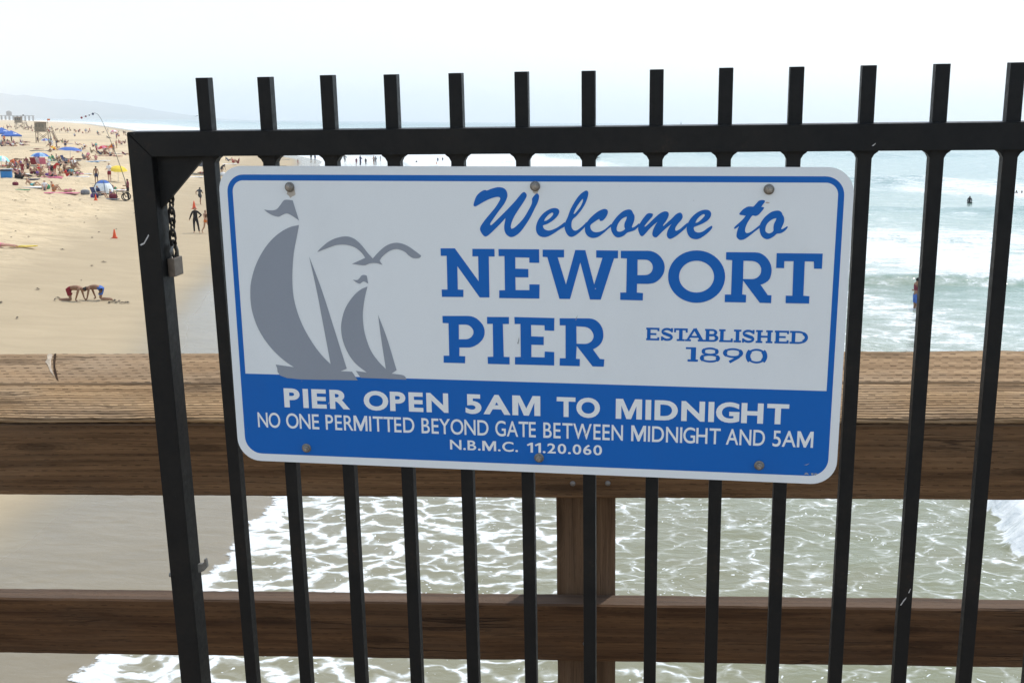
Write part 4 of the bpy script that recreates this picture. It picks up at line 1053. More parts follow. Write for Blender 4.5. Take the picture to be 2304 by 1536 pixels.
def pose(kind):
    p = base_pose()
    def sh(names, d):
        for n in names: p[n] = p[n] + V3(*d)
    upper = ['waist', 'chest', 'collar', 'neck', 'head', 'crown'] + [a + s for a in ('sh', 'el', 'wr', 'ha') for s in 'LR']
    def bend(names, piv, ang):
        M = Matrix.Translation(piv) @ Matrix.Rotation(ang, 4, 'X') @ Matrix.Translation(-piv)
        for n in names: p[n] = M @ p[n]
    if kind == 'walk':
        p.update(knL=V3(.10, -.20, .53), anL=V3(.10, -.22, .11), toL=V3(.11, -.40, .06), knR=V3(-.10, .06, .50), anR=V3(-.10, .32, .17), toR=V3(-.11, .20, .03))
        p.update(elL=V3(.23, .17, 1.16), wrL=V3(.22, .16, .92), haL=V3(.21, .14, .84), elR=V3(-.23, -.10, 1.15), wrR=V3(-.20, -.28, 1.00), haR=V3(-.19, -.36, .98))
    elif kind == 'run':
        p.update(knL=V3(.10, -.32, .66), anL=V3(.10, -.20, .27), toL=V3(.11, -.36, .20), knR=V3(-.10, .04, .50), anR=V3(-.10, .06, .09), toR=V3(-.11, -.10, .03))
        p.update(elL=V3(.30, .20, 1.22), wrL=V3(.33, .06, 1.02), haL=V3(.33, .0, .98), elR=V3(-.24, -.12, 1.16), wrR=V3(-.16, -.32, 1.18), haR=V3(-.14, -.39, 1.22))
        bend(upper, p['pelvis'], R(8))
    elif kind == 'akimbo':
        p.update(elL=V3(.40, .06, 1.20), wrL=V3(.24, -.02, 1.05), haL=V3(.18, -.05, 1.02), elR=V3(-.30, .03, 1.15), wrR=V3(-.38, -.02, .92), haR=V3(-.40, -.03, .84))
        p.update(knL=V3(.17, -.02, .5), anL=V3(.22, .02, .09), toL=V3(.26, -.14, .03))
    elif kind == 'armsfold':
        p.update(elL=V3(.26, -.05, 1.16), wrL=V3(.05, -.18, 1.18), haL=V3(-.03, -.19, 1.2), elR=V3(-.26, -.05, 1.16), wrR=V3(-.05, -.2, 1.14), haR=V3(.03, -.21, 1.14))
    elif kind == 'hold':
        p.update(elL=V3(.24, -.06, 1.16), wrL=V3(.16, -.30, 1.18), haL=V3(.14, -.38, 1.2), elR=V3(-.24, -.06, 1.16), wrR=V3(-.16, -.30, 1.14), haR=V3(-.14, -.38, 1.16))
    elif kind == 'bend':
        bend(upper, p['pelvis'], R(62))
        for s in 'LR':
            p['el' + s] = p['sh' + s] + V3(0, -.05, -.27)
            p['wr' + s] = p['el' + s] + V3(0, -.06, -.23)
            p['ha' + s] = p['wr' + s] + V3(0, -.03, -.08)
    elif kind in ('sit', 'recline', 'chair'):
        dz = -.85 if kind != 'chair' else -.62
        for n in p: p[n] = p[n] + V3(0, 0, dz)
        z0 = p['pelvis'].z
        lean = {'sit': -14, 'recline': -48, 'chair': -24}[kind]
        bend(upper, p['pelvis'], R(lean))
        for s, sx in (('L', 1), ('R', -1)):
            if kind == 'sit':
                p['kn' + s] = V3(sx * .14, -.36, z0 + .34); p['an' + s] = V3(sx * .12, -.66, .07); p['to' + s] = V3(sx * .13, -.82, .05)
                p['el' + s] = p['sh' + s] + V3(sx * .06, -.10, -.26); p['wr' + s] = V3(sx * .13, -.36, z0 + .44); p['ha' + s] = V3(sx * .10, -.45, z0 + .42)
            elif kind == 'recline':
                p['kn' + s] = V3(sx * .12, -.44, z0 + (.22 if sx > 0 else .03)); p['an' + s] = V3(sx * .12, -.80, .06); p['to' + s] = V3(sx * .14, -.90, .16)
                p['el' + s] = V3(sx * .27, p['sh' + s].y + .05, .16); p['wr' + s] = V3(sx * .25, p['sh' + s].y - .18, .06); p['ha' + s] = V3(sx * .24, p['sh' + s].y - .27, .05)
            else:
                p['kn' + s] = V3(sx * .13, -.42, z0 + .10); p['an' + s] = V3(sx * .12, -.58, .08); p['to' + s] = V3(sx * .13, -.75, .04)
                p['el' + s] = p['sh' + s] + V3(sx * .09, -.06, -.27); p['wr' + s] = V3(sx * .22, -.32, z0 + .22); p['ha' + s] = V3(sx * .18, -.40, z0 + .20)
    elif kind in ('lie', 'prone'):
        q = {}
        for n, v in p.items():
            q[n] = V3(v.x, v.z - .95, .12 - v.y * (1 if kind == 'prone' else -1) * .8)
        p = q
        for s, sx in (('L', 1), ('R', -1)):
            p['to' + s] = V3(p['an' + s].x * 1.3, p['an' + s].y - .10, .17 if kind == 'lie' else .05)
            p['wr' + s].z = p['ha' + s].z = .06
            p['el' + s].z = .08
        if kind == 'prone':
            for s, sx in (('L', 1), ('R', -1)):
                p['el' + s] = V3(sx * .34, .55, .08); p['wr' + s] = V3(sx * .22, .76, .07); p['ha' + s] = V3(sx * .13, .80, .07)
    elif kind == 'crawl':
        p['pelvis'] = V3(0, .28, .56)
        p.update(waist=V3(0, .14, .58), chest=V3(0, -.05, .58), collar=V3(0, -.20, .57), neck=V3(0, -.27, .55), head=V3(0, -.37, .50), crown=V3(0, -.44, .47))
        for s, sx in (('L', 1), ('R', -1)):
            p['sh' + s] = V3(sx * .17, -.18, .53); p['el' + s] = V3(sx * .21, -.17 - .05 * sx, .29); p['wr' + s] = V3(sx * .20, -.16 - .12 * sx, .07); p['ha' + s] = V3(sx * .20, -.25 - .12 * sx, .035)
            p['hi' + s] = V3(sx * .10, .30, .50); p['kn' + s] = V3(sx * .12, .24 + .06 * sx, .07); p['an' + s] = V3(sx * .12, .64 + .06 * sx, .06); p['to' + s] = V3(sx * .12, .78 + .06 * sx, .035)
    elif kind == 'straddle':           # sitting upright astride a board
        for n in p: p[n] = p[n] + V3(0, 0, -.80)
        for s, sx in (('L', 1), ('R', -1)):
            p['kn' + s] = V3(sx * .26, -.30, .10); p['an' + s] = V3(sx * .30, -.32, -.34); p['to' + s] = V3(sx * .31, -.46, -.38)
            p['wr' + s] = V3(sx * .16, -.30, .12); p['ha' + s] = V3(sx * .13, -.36, .10); p['el' + s] = V3(sx * .25, -.06, .32)
    return p
CLOTH = {
 'shorts': lambda b, t: b in ('pelvis-hi',) or (b == 'hi-kn' and t < .55) or (b == 'pelvis-waist' and t < .30),
 'brief': lambda b, t: b in ('pelvis-hi',) or (b == 'hi-kn' and t < .10) or (b == 'pelvis-waist' and t < .12),
 'trousers': lambda b, t: b in ('pelvis-hi', 'hi-kn') or (b == 'kn-an' and t < .92) or (b == 'pelvis-waist' and t < .35),
 'shirt': lambda b, t: b in ('waist-chest', 'chest-collar', 'collar-sh') or (b == 'pelvis-waist' and t >= .12) or (b == 'sh-el' and t < .62),
 'top': lambda b, t: (b == 'waist-chest' and t > .55) or (b == 'chest-collar' and t < .45),
 'suit': lambda b, t: b in ('waist-chest', 'chest-collar', 'collar-sh', 'pelvis-waist', 'sh-el', 'pelvis-hi', 'hi-kn') or (b == 'el-wr' and t < .9) or (b == 'kn-an' and t < .92) or (b == 'collar-neck' and t < .4),
}
_pose = {}
def pose_meshes(kind):
    if kind in _pose: return _pose[kind]
    p = pose(kind)
    names = list(p)
    me = bpy.data.meshes.new('figure')
    me.from_pydata([p[n] for n in names], [(names.index(a), names.index(b)) for a, b in BONES], [])
    o = bpy.data.objects.new('figure', me)
    COL.objects.link(o)
    sk = o.modifiers.new('skin', 'SKIN')
    for n, sv in zip(names, me.skin_vertices[0].data):
        r = RAD.get(n, RAD.get(n[:2], .05))
        sv.radius = (r, r)
        sv.use_root = n == 'pelvis'
    if kind in ('stand', 'walk', 'run', 'akimbo', 'armsfold', 'hold'):
        for n, sx, sy in (('pelvis', 1.15, .82), ('waist', 1.08, .78), ('chest', 1.18, .80)):
            me.skin_vertices[0].data[names.index(n)].radius = (RAD[n] * sx, RAD[n] * sy)
    sb = o.modifiers.new('sub', 'SUBSURF')
    sb.levels = sb.render_levels = 1
    bm = bmesh.new()
    bm.from_mesh(bpy.data.meshes.new_from_object(o.evaluated_get(bpy.context.evaluated_depsgraph_get())))
    bpy.data.objects.remove(o)
    # a nose and a chin, so that the head reads from the side
    face = (p['head'] - (p['neck'] + p['crown']) / 2)
    up = (p['crown'] - p['neck']).normalized()
    fwd = V3(0, -1, 0)
    if kind == 'crawl': fwd = V3(0, -.3, -1)
    if kind == 'lie': fwd = V3(0, 0, 1)
    if kind == 'prone': fwd = V3(0, 0, -1)
    if kind == 'bend': fwd = V3(0, -.5, -.87)
    fwd = (fwd - up * fwd.dot(up)).normalized()
    for v in bm.verts:
        q = v.co - p['head']
        if q.length < .12 and q.normalized().dot(fwd) > .86: v.co += fwd * .018
    bmesh.ops.recalc_face_normals(bm, faces=bm.faces)
    bm.normal_update()
    def nearest(c):
        best = None
        for a, b in BONES:
            A, B = p[a], p[b]
            d = B - A
            t = max(0, min(1, (c - A).dot(d) / d.length_squared))
            k = (c - A - d * t).length / (RAD.get(a, RAD.get(a[:2], .05)) + .02)
            if best is None or k < best[0]: best = (k, a, b, t)
        _, a, b, t = best
        f = lambda n: n[:-1] if n[-1] in 'LR' and n[:2] in RAD else n
        return f(a) + '-' + f(b), t
    info = [nearest(f.calc_center_median()) for f in bm.faces]
    def body():
        m = bpy.data.meshes.new('body')
        bm.to_mesh(m)
        for q in m.polygons: q.use_smooth = True
        return m
    def sub(name, test, off):
        fs = [f for f, i in zip(bm.faces, info) if test(f, i)]
        vs = {v for f in fs for v in f.verts}
        idx = {v: k for k, v in enumerate(vs)}
        m = bpy.data.meshes.new(name)
        m.from_pydata([v.co + v.normal * off for v in idx], [], [[idx[v] for v in f.verts] for f in fs])
        for q in m.polygons: q.use_smooth = True
        return m
    out = {'body': body()}
    for c, fn in CLOTH.items():
        out[c] = sub(c, lambda f, i, fn=fn: fn(*i), .014 if c != 'shorts' and c != 'trousers' else .022)
    hc = p['head'] * .5 + p['crown'] * .5
    def hair(f, i):
        if i[0] not in ('head-crown', 'neck-head'): return False
        q = (f.calc_center_median() - hc)
        return (q.dot(up) > .02 and q.normalized().dot(fwd) < .75) or (q.normalized().dot(fwd) < .15 and q.dot(up) > -.10)
    out['hair'] = sub('hair', hair, .016)
    bm.free()
    _pose[kind] = out
    return out
SK = {'fair': (.56, .36, .26), 'tan': (.42, .24, .15), 'brown': (.27, .145, .085), 'dark': (.15, .08, .05), 'pink': (.55, .30, .22)}
HR = {'black': (.012, .010, .009), 'brown': (.06, .035, .02), 'blond': (.35, .24, .10), 'grey': (.3, .29, .28)}
CC = {'red': (.50, .03, .03), 'darkred': (.22, .015, .025), 'blue': (.06, .14, .42), 'lightblue': (.25, .42, .62), 'navy': (.02, .03, .09), 'black': (.012, .012, .014), 'white': (.75, .75, .74), 'grey': (.19, .20, .21), 'darkgrey': (.055, .058, .065), 'orange': (.65, .17, .03), 'yellow': (.75, .55, .06), 'pink': (.62, .18, .26), 'green': (.06, .25, .12), 'teal': (.10, .45, .45), 'brown': (.14, .07, .035), 'purple': (.16, .07, .25), 'cyan': (.28, .70, .66), 'khaki': (.32, .26, .16), 'maroon': (.16, .02, .04)}
def person(kind, loc, rz, skin, hair, upper, lower, label, size=1.75, group=None, sink=0.0):
    ms = pose_meshes(kind)
    s = size / 1.75
    r = empty('person', label, 'person', (loc[0], loc[1], loc[2] - sink), rz, group)
    r.scale = (s, s, s)
    inst('body', ms['body'], cmat('skin', SK[skin], 0.6), r)
    if hair: inst('hair', ms['hair'], cmat('hair_strands', HR[hair]), r)
    for it in (upper, lower):
        if it: inst({'suit': 'wetsuit', 'brief': 'swim_bottoms', 'top': 'bikini_top'}.get(it[0], it[0]), ms[it[0]], cmat('fabric', CC[it[1]]), r)
    return r
def face_to(deg):                 # 0 faces the viewer's side, 90 faces right, 180 faces away
    return R(deg)
def put(px, py, kind, deg, skin, hair, upper, lower, label, size=1.72, group=None, sink=0.0, hpx=None):
    p, t = at(px, py)
    if hpx: size = max(0.9, min(2.05, hpx * t * 0.985 / FPX))
    return person(kind, p, face_to(deg), skin, hair, upper, lower, label, size, group, sink)

# the people nearest the pier
put(450, 461, 'run', 165, 'brown', 'black', ('shirt', 'darkgrey'), ('shorts', 'darkgrey'), 'person in dark grey clothes jogging away on the sand beyond the wetsuit wearer', hpx=41)
put(441, 524, 'akimbo', 10, 'tan', 'black', ('suit', 'black'), None, 'person in a black wetsuit standing with one hand on the hip on damp sand', hpx=59)
put(464, 525, 'walk', 60, 'tan', 'brown', ('top', 'brown'), ('brief', 'orange'), 'person in an orange swimsuit bottom walking beside the wetsuit wearer', hpx=54)
p_, t_ = at(172, 677)
person('crawl', p_ , R(90), 'brown', 'black', None, ('shorts', 'darkred'), 'child in dark red trunks on hands and knees facing the child in blue trunks', 1.62)
p_, t_ = at(214, 675)
person('crawl', p_, R(-90), 'brown', 'black', None, ('shorts', 'blue'), 'child in blue trunks on hands and knees facing the child in red trunks', 1.62)
put(2, 556, 'prone', 80, 'pink', 'black', ('top', 'pink'), ('brief', 'pink'), 'sunbather with black hair lying at the left edge next to a yellow board', 1.7)

# people around the dome tent and yellow parasol
put(217.6, 414, 'stand', 180, 'brown', 'black', None, ('shorts', 'navy'), 'shirtless person with black hair standing behind the white dome tent', hpx=41)
put(247, 410, 'hold', -20, 'fair', 'brown', ('shirt', 'white'), ('shorts', 'darkred'), 'person in a white shirt and dark red shorts beside the yellow parasol', hpx=44)
put(226, 446, 'chair', 80, 'tan', None, ('shirt', 'navy'), ('shorts', 'khaki'), 'person in a black cap and navy shirt sitting in front of the dome tent', 1.75)
put(266, 432, 'recline', 85, 'tan', 'brown', ('top', 'green'), ('brief', 'green'), 'sunbather in green reclining on a cot behind the seated cap wearer', 1.72)
put(289, 451, 'hold', -70, 'brown', 'black', ('shirt', 'maroon'), ('trousers', 'black'), 'person in black trousers standing by the gate stile next to a long pole', hpx=50)
put(251, 443, 'sit', 70, 'tan', 'brown', ('top', 'purple'), ('brief', 'purple'), 'small figure in purple sitting at the right of the navy shirt sitter', 1.35)

# sunbathers in front of the crowd
put(72, 418, 'recline', 75, 'tan', 'black', None, ('shorts', 'teal'), 'sunbather in teal shorts leaning back on a white towel', 1.8)
put(121, 430, 'sit', 80, 'tan', 'brown', ('top', 'orange'), ('brief', 'orange'), 'sunbather in an orange bikini sitting on a pink towel', 1.75)
put(150, 431, 'lie', -80, 'pink', 'blond', ('top', 'pink'), ('brief', 'pink'), 'blond sunbather lying flat on the pink towel next to the orange bikini', 1.7)
put(101, 428, 'sit', 20, 'fair', 'blond', ('shirt', 'white'), ('shorts', 'grey'), 'person in a loose white shirt sitting beside a green beach bag', 1.7)
put(49, 402, 'sit', 120, 'brown', 'black', ('shirt', 'darkgrey'), ('shorts', 'black'), 'person in dark grey crouching behind the white towel', 1.7)
put(51.5, 395, 'stand', 30, 'tan', 'black', ('shirt', 'darkred'), ('shorts', 'darkred'), 'child wrapped in dark red standing behind the crouching grey figure', hpx=30)
put(85, 393, 'sit', 60, 'tan', 'brown', ('top', 'yellow'), ('brief', 'yellow'), 'sunbather in yellow sitting on the rose towel in the middle of the crowd', 1.65)
put(97, 396, 'prone', 85, 'pink', 'brown', ('top', 'purple'), ('brief', 'purple'), 'sunbather lying face down on the rose towel', 1.65)
put(112, 384, 'hold', 60, 'fair', 'brown', ('shirt', 'white'), ('shorts', 'white'), 'person in white raising both hands behind the figure in black', hpx=30)
put(117.5, 395, 'stand', -10, 'brown', 'black', ('suit', 'black'), None, 'slim figure all in black standing in the crowd', hpx=24)
put(124, 394, 'bend', 70, 'tan', 'black', ('shirt', 'red'), ('shorts', 'red'), 'figure in a red wrap bending down beside the figure in black', 1.7)
put(136, 391, 'sit', 40, 'fair', 'blond', ('top', 'yellow'), ('shorts', 'khaki'), 'blond sunbather in khaki sitting right of the red wrap', 1.65)
put(147, 388, 'sit', 80, 'brown', 'black', ('shirt', 'brown'), ('shorts', 'purple'), 'person in a brown shirt and purple shorts sitting in the crowd', 1.75)
put(168, 390, 'recline', 80, 'dark', 'black', None, ('shorts', 'black'), 'dark haired sunbather in black shorts lying at the right end of the crowd', 1.75)
put(90.5, 372, 'chair', 180, 'fair', 'black', ('shirt', 'white'), ('shorts', 'white'), 'person in a white top sitting under the blue white parasol between red chairs', 1.7)
put(60, 369, 'sit', 30, 'brown', 'black', ('shirt', 'maroon'), ('shorts', 'maroon'), 'person in maroon sitting left of the red chairs', 1.7)
put(14, 376, 'lie', 90, 'pink', 'brown', ('top', 'red'), ('brief', 'red'), 'sunbather in red lying under the cyan parasol', 1.75)
put(40, 377, 'sit', 110, 'brown', 'black', ('shirt', 'grey'), ('shorts', 'navy'), 'person in grey sitting between the cyan parasol and the red chairs', 1.65)
put(122, 366, 'chair', 80, 'brown', 'black', ('shirt', 'green'), ('shorts', 'grey'), 'person in a green shirt in a low chair behind the crowd', 1.75)
put(139, 367, 'recline', 75, 'tan', 'brown', ('top', 'black'), ('brief', 'black'), 'sunbather in a black swimsuit leaning back right of the green shirt', 1.7)
put(155, 366, 'recline', 85, 'tan', 'black', ('shirt', 'grey'), ('shorts', 'navy'), 'person in a grey shirt lying back on a navy lounger', 1.8)
put(180, 360, 'prone', 70, 'brown', 'black', ('shirt', 'brown'), ('shorts', 'brown'), 'sunbather in brown lying below the big blue parasol', 1.7)
put(189, 359, 'sit', 75, 'tan', 'black', ('shirt', 'grey'), ('shorts', 'grey'), 'person in a grey vest sitting right of the big blue parasol', 1.85)
put(198, 361, 'sit', 60, 'pink', 'brown', ('top', 'red'), ('brief', 'red'), 'sunbather in red sitting on a pink towel beside the grey vest', 1.7)
put(216, 360, 'sit', 20, 'pink', 'brown', ('top', 'pink'), ('brief', 'pink'), 'sunbather in pink kneeling on the sand below the beach group', 1.65)
put(218, 346, 'hold', 100, 'tan', 'black', ('shirt', 'pink'), ('shorts', 'darkred'), 'person in a pink shirt standing left of the small red parasol', hpx=21)
put(236, 347, 'sit', 60, 'tan', 'black', ('top', 'red'), ('shorts', 'red'), 'person in red sitting under the small red parasol', 1.7)
put(245, 348, 'recline', 85, 'brown', 'black', None, ('shorts', 'darkred'), 'shirtless sunbather right of the small red parasol', 1.75)
put(206, 344, 'sit', 110, 'brown', 'brown', ('shirt', 'khaki'), ('shorts', 'khaki'), 'person in khaki sitting at the left of the pink shirt', 1.7)
put(226, 347, 'recline', 90, 'brown', 'black', ('shirt', 'navy'), ('shorts', 'navy'), 'person in navy lying between the pink shirt and the red parasol', 1.7)
# around the canopies and lifeguard towers
put(26, 319, 'stand', 90, 'dark', 'black', ('shirt', 'black'), ('trousers', 'black'), 'person all in black standing under the right blue canopy', hpx=17)
put(10, 321, 'sit', 30, 'tan', 'brown', ('top', 'orange'), ('shorts', 'khaki'), 'person in orange sitting under the left blue canopy', 1.7)
put(3, 323, 'recline', 70, 'pink', 'brown', None, ('shorts', 'red'), 'sunbather in red shorts below the left blue canopy', 1.7)
put(18, 322, 'sit', 60, 'brown', 'black', ('shirt', 'maroon'), ('shorts', 'maroon'), 'person in maroon sitting between the two blue canopies', 1.7)
put(34, 324, 'recline', 80, 'tan', 'black', ('shirt', 'grey'), ('shorts', 'black'), 'person in grey lying at the right foot of the blue canopy', 1.7)
put(84.5, 319, 'stand', 20, 'brown', 'black', ('shirt', 'darkgrey'), ('shorts', 'navy'), 'person in dark grey standing at the left leg of the lifeguard tower', hpx=11)
put(116, 319, 'stand', -30, 'tan', 'brown', ('shirt', 'white'), ('shorts', 'grey'), 'person in a white shirt standing at the foot of the tower ramp', hpx=12)
put(122, 317, 'stand', 60, 'tan', 'black', ('top', 'red'), ('shorts', 'red'), 'person in red standing right of the tower ramp', hpx=11)
put(129, 321, 'sit', 60, 'brown', 'black', ('shirt', 'grey'), ('shorts', 'black'), 'person in grey sitting on the sand right of the tower', 1.7)
put(140, 320, 'sit', -60, 'tan', 'brown', ('top', 'green'), ('shorts', 'green'), 'person in green sitting on the sand right of the tower', 1.7)
put(149, 322, 'recline', -80, 'tan', 'black', None, ('shorts', 'navy'), 'person in navy shorts lying right of the tower', 1.7)
put(86, 337, 'prone', 90, 'tan', 'brown', ('top', 'maroon'), ('brief', 'maroon'), 'sunbather in maroon lying on a grey towel above the blue white parasol', 1.65)
put(121, 338, 'sit', 60, 'pink', 'brown', ('top', 'pink'), ('shorts', 'purple'), 'person in pink sitting behind a tiny yellow parasol', 1.65)
put(168, 307, 'sit', 40, 'tan', 'black', ('shirt', 'lightblue'), ('shorts', 'grey'), 'person in light blue sitting alone on open sand', 1.8)
put(262.5, 313, 'stand', 0, 'brown', 'black', ('shirt', 'purple'), ('trousers', 'maroon'), 'person in purple standing near the waterline left of the gate', hpx=13)
for i, (x, y) in enumerate(((268, 322), (274, 326), (281, 323))):
    put(x, y, 'sit', 50 - 70 * i, ('tan', 'pink', 'brown')[i], ('brown', 'blond', 'black')[i], ('top', ('pink', 'white', 'maroon')[i]), ('shorts', ('pink', 'grey', 'maroon')[i]), 'sunbather in %s sitting in the trio beside the gate corner' % ('pink', 'white', 'maroon')[i], 1.75)
put(244, 311, 'recline', 80, 'dark', 'black', ('shirt', 'darkgrey'), ('shorts', 'black'), 'person in dark grey lying under the pale pink parasol', 1.7)
for x, y, hp, k, c in ((277.5, 303, 10, 'stand', 'black'), (282, 302, 8, 'walk', 'grey'), (193, 301, 12, 'stand', 'lightblue'), (196, 302, 12, 'walk', 'white'), (178, 299, 6, 'stand', 'maroon'), (135, 300, 9, 'stand', 'navy')):
    put(x, y, k, 120, 'tan', 'black', ('shirt', c), ('shorts', c), 'tiny figure in %s %s at the bright edge of the surf' % (c, 'walking' if k == 'walk' else 'standing'), hpx=hp)
# seen through the gate, left of the sign
put(499, 393, 'bend', 60, 'brown', 'black', ('shirt', 'darkgrey'), ('shorts', 'darkgrey'), 'person in dark grey bending over a white bag at the upper left sign corner', 1.7)
put(489, 391, 'stand', 90, 'tan', 'black', ('shirt', 'black'), ('shorts', 'black'), 'person in black standing half hidden by the first gate bar', hpx=26)
put(524, 366, 'sit', 70, 'pink', 'brown', ('top', 'red'), ('shorts', 'red'), 'person in red sitting above the upper left corner of the sign', 1.75)
put(536, 368, 'sit', -60, 'tan', 'black', ('shirt', 'darkred'), ('shorts', 'darkred'), 'person in dark red sitting next to the red sitter above the sign', 1.85)
put(514, 362, 'recline', 70, 'brown', 'black', ('shirt', 'grey'), ('shorts', 'navy'), 'person in grey lying behind the two red sitters', 1.75)
put(457, 391, 'lie', 80, 'tan', 'brown', ('top', 'red'), ('brief', 'red'), 'sunbather in red below the grey parasol behind the first gate bar', 1.7)
# bathers at the edge of the water, in the gaps above the sign
SEA = [(670, 372, 15, 'run', 100, 'tan', 'brown', ('brief', 'pink'), 'child running on the sand in the gap left of the second gate bar', 0),
 (700, 362, 15, 'stand', 0, 'brown', 'black', ('suit', 'black'), 'left one of two figures in black at the wet sand edge', 0),
 (709, 363, 15, 'walk', 20, 'brown', 'black', ('suit', 'navy'), 'right one of two dark figures at the wet sand edge', 0),
 (776, 366, 19, 'akimbo', 0, 'brown', 'black', ('suit', 'darkgrey'), 'leftmost bather in dark grey wading in foam above the sign', .1),
 (802, 371, 17, 'stand', 30, 'tan', 'brown', ('suit', 'maroon'), 'wading bather in maroon in foam above the sign', .1),
 (811, 372, 24, 'hold', 60, 'brown', 'black', ('suit', 'navy'), 'tall wading bather in navy leaning over foam above the sign', .1),
 (823, 371, 17, 'stand', -20, 'tan', 'black', ('suit', 'black'), 'wading bather in black in foam above the sign', .1),
 (841, 371, 23, 'hold', -60, 'tan', 'brown', ('shorts', 'brown'), 'bather in brown trunks holding out an arm in foam above the sign', .1),
 (845, 372, 22, 'armsfold', 20, 'brown', 'black', ('suit', 'grey'), 'bather in grey beside the brown trunks in foam above the sign', .1),
 (856, 364, 15, 'stand', 90, 'brown', 'black', ('suit', 'darkgrey'), 'slim distant bather right of the pair in the foam', .1),
 (937, 371, 13, 'stand', 0, 'tan', 'black', ('suit', 'black'), 'lone bather in black in the middle gap above the sign', .2),
 (985, 364, 12, 'stand', 0, 'brown', 'black', ('suit', 'navy'), 'bather in navy left of the fifth gate bar', .2),
 (996, 362, 10, 'stand', 0, 'tan', 'black', ('suit', 'darkgrey'), 'bather in dark grey touching the fifth gate bar', .2),
 (982, 371, 9, 'walk', 90, 'pink', 'blond', ('shorts', 'orange'), 'small child in orange shorts splashing below the navy bather', .2)]
for x, y, hp, k, dg, sk, hr, lw, lab, sink in SEA:
    put(x, y, k, dg, sk, hr, None, lw, lab, hpx=hp, sink=sink)
# bathers on the right
put(2060, 695, 'hold', 100, 'brown', 'black', ('top', 'maroon'), ('shorts', 'blue'), 'bather in blue trunks wading knee deep beside the second bar from the right', 1.78, sink=.42)
put(2071, 692, 'hold', -100, 'brown', 'black', ('top', 'purple'), ('brief', 'purple'), 'bather in purple standing close to the blue trunks half behind a bar', 1.72, sink=.42)
p_, t_ = at(2181, 458)
person('straddle', p_, R(150), 'brown', 'black', ('suit', 'black'), None, 'surfer in a black wetsuit sitting on a pale board beyond the bars', 1.45, sink=.02)
put(2287, 434, 'stand', 120, 'brown', 'black', ('suit', 'black'), None, 'left swimmer with only the head above water at the right edge', 1.75, sink=1.42)
put(2299, 434, 'stand', 60, 'brown', 'black', ('suit', 'darkgrey'), None, 'right swimmer with only the head above water at the right edge', 1.75, sink=1.45)
put(1344, 357, 'prone', 140, 'brown', 'black', ('suit', 'black'), None, 'bodyboarder in black riding the foam above the middle of the sign', 1.75, sink=-.12)
# the long thin line of people along the far waterline
rnd = random.Random(4)
FK = [('stand', 9), ('sit', 0), ('sit', 0), ('walk', 9), ('recline', 0), ('sit', 0)]
for i in range(84):
    u = rnd.random()
    x = 2 + 284 * u
    yl = 281.5 + 17.5 * (x / 290.0)
    y = yl + abs(rnd.gauss(0, 1)) * 3.6 + 1.5
    k, hp = rnd.choice(FK)
    c = rnd.choice(['navy', 'black', 'maroon', 'grey', 'darkgrey', 'red', 'white', 'brown', 'teal'])
    put(x, y, k, rnd.uniform(0, 360), rnd.choice(['tan', 'brown', 'pink']), None, ('shirt', c), ('shorts', rnd.choice(['navy', 'black', 'khaki', 'grey'])), 'tiny far off beachgoer among many dotted along the distant waterline', rnd.uniform(1.5, 1.8), 'far off beachgoers along the waterline')

# the packed middle of the crowd
for i in range(95):
    zx0, zx1, zy0, zy1 = rnd.choice([(18, 205, 358, 398), (18, 205, 358, 398), (60, 175, 380, 402), (198, 285, 330, 352), (0, 60, 320, 330), (100, 200, 322, 345)])
    x, y = rnd.uniform(zx0, zx1), rnd.uniform(zy0, zy1)
    k = rnd.choice(['sit', 'sit', 'recline', 'recline', 'prone', 'lie', 'stand' if y < 350 else 'sit'])
    c = rnd.choice(['navy', 'black', 'maroon', 'grey', 'red', 'white', 'brown', 'teal', 'purple', 'orange', 'pink'])
    put(x, y, k, rnd.choice([75, 85, 60, 110, -80, 20]), rnd.choice(['tan', 'brown', 'pink', 'fair']), rnd.choice(['black', 'brown', 'blond', 'black']), (rnd.choice(['top', 'shirt']), c), ('shorts', rnd.choice([c, 'navy', 'black', 'khaki'])), 'small sunbather among the packed towels of the beach crowd', rnd.uniform(1.5, 1.8), 'sunbathers packed among the towels')

# ------------------------------------------------------------------ things on the sand
def umbrella(px, py, wpx, toppx, col, label, tilt=(0, 0), col2=None, flat=0.26):
    p, t = at(px, py)
    rad = max(0.5, wpx * t / FPX / 2)
    h = max(0.9, (py - toppx) * t / FPX)
    r = empty('beach_umbrella', label, 'umbrella', p, rad)
    r.rotation_euler = (R(tilt[0]), R(tilt[1]), 0)
    bm = bmesh.new()
    n = 8
    top = bm.verts.new((0, 0, h))
    rings = []
    for k, (q, z) in enumerate(((.35, .06), (.7, .38), (1.0, 1.0))):
        ring = []
        for i in range(n * 2):
            a = math.pi * i / n
            sc = 1.0 if i % 2 == 0 else (0.965, 0.95, 0.93)[k]
            ring.append(bm.verts.new((rad * q * sc * math.cos(a), rad * q * sc * math.sin(a), h - rad * 2 * flat * z + (0.02 * rad if (i % 2 and k == 2) else 0))))
        rings.append(ring)
    m1, m2 = cmat('umbrella_cloth', CC[col]), cmat('umbrella_cloth', CC[col2 or col])
    for i in range(n * 2):
        j = (i + 1) % (n * 2)
        fs = [bm.faces.new((top, rings[0][i], rings[0][j]))] + [bm.faces.new((rings[k][i], rings[k + 1][i], rings[k + 1][j], rings[k][j])) for k in (0, 1)]
        for f in fs: f.material_index = 1 if ((i + 1) // 2) % 2 else 0
    o = part('canopy', bm, m1, r, False)
    o.data.materials.append(m2)
    bm = bmesh.new()
    tube(bm, [(0, 0, -0.1), (0, 0, h + 0.06)], 0.022, 6)
    part('pole', bm, cmat('pole_paint', (.6, .6, .6)), r)
    return r
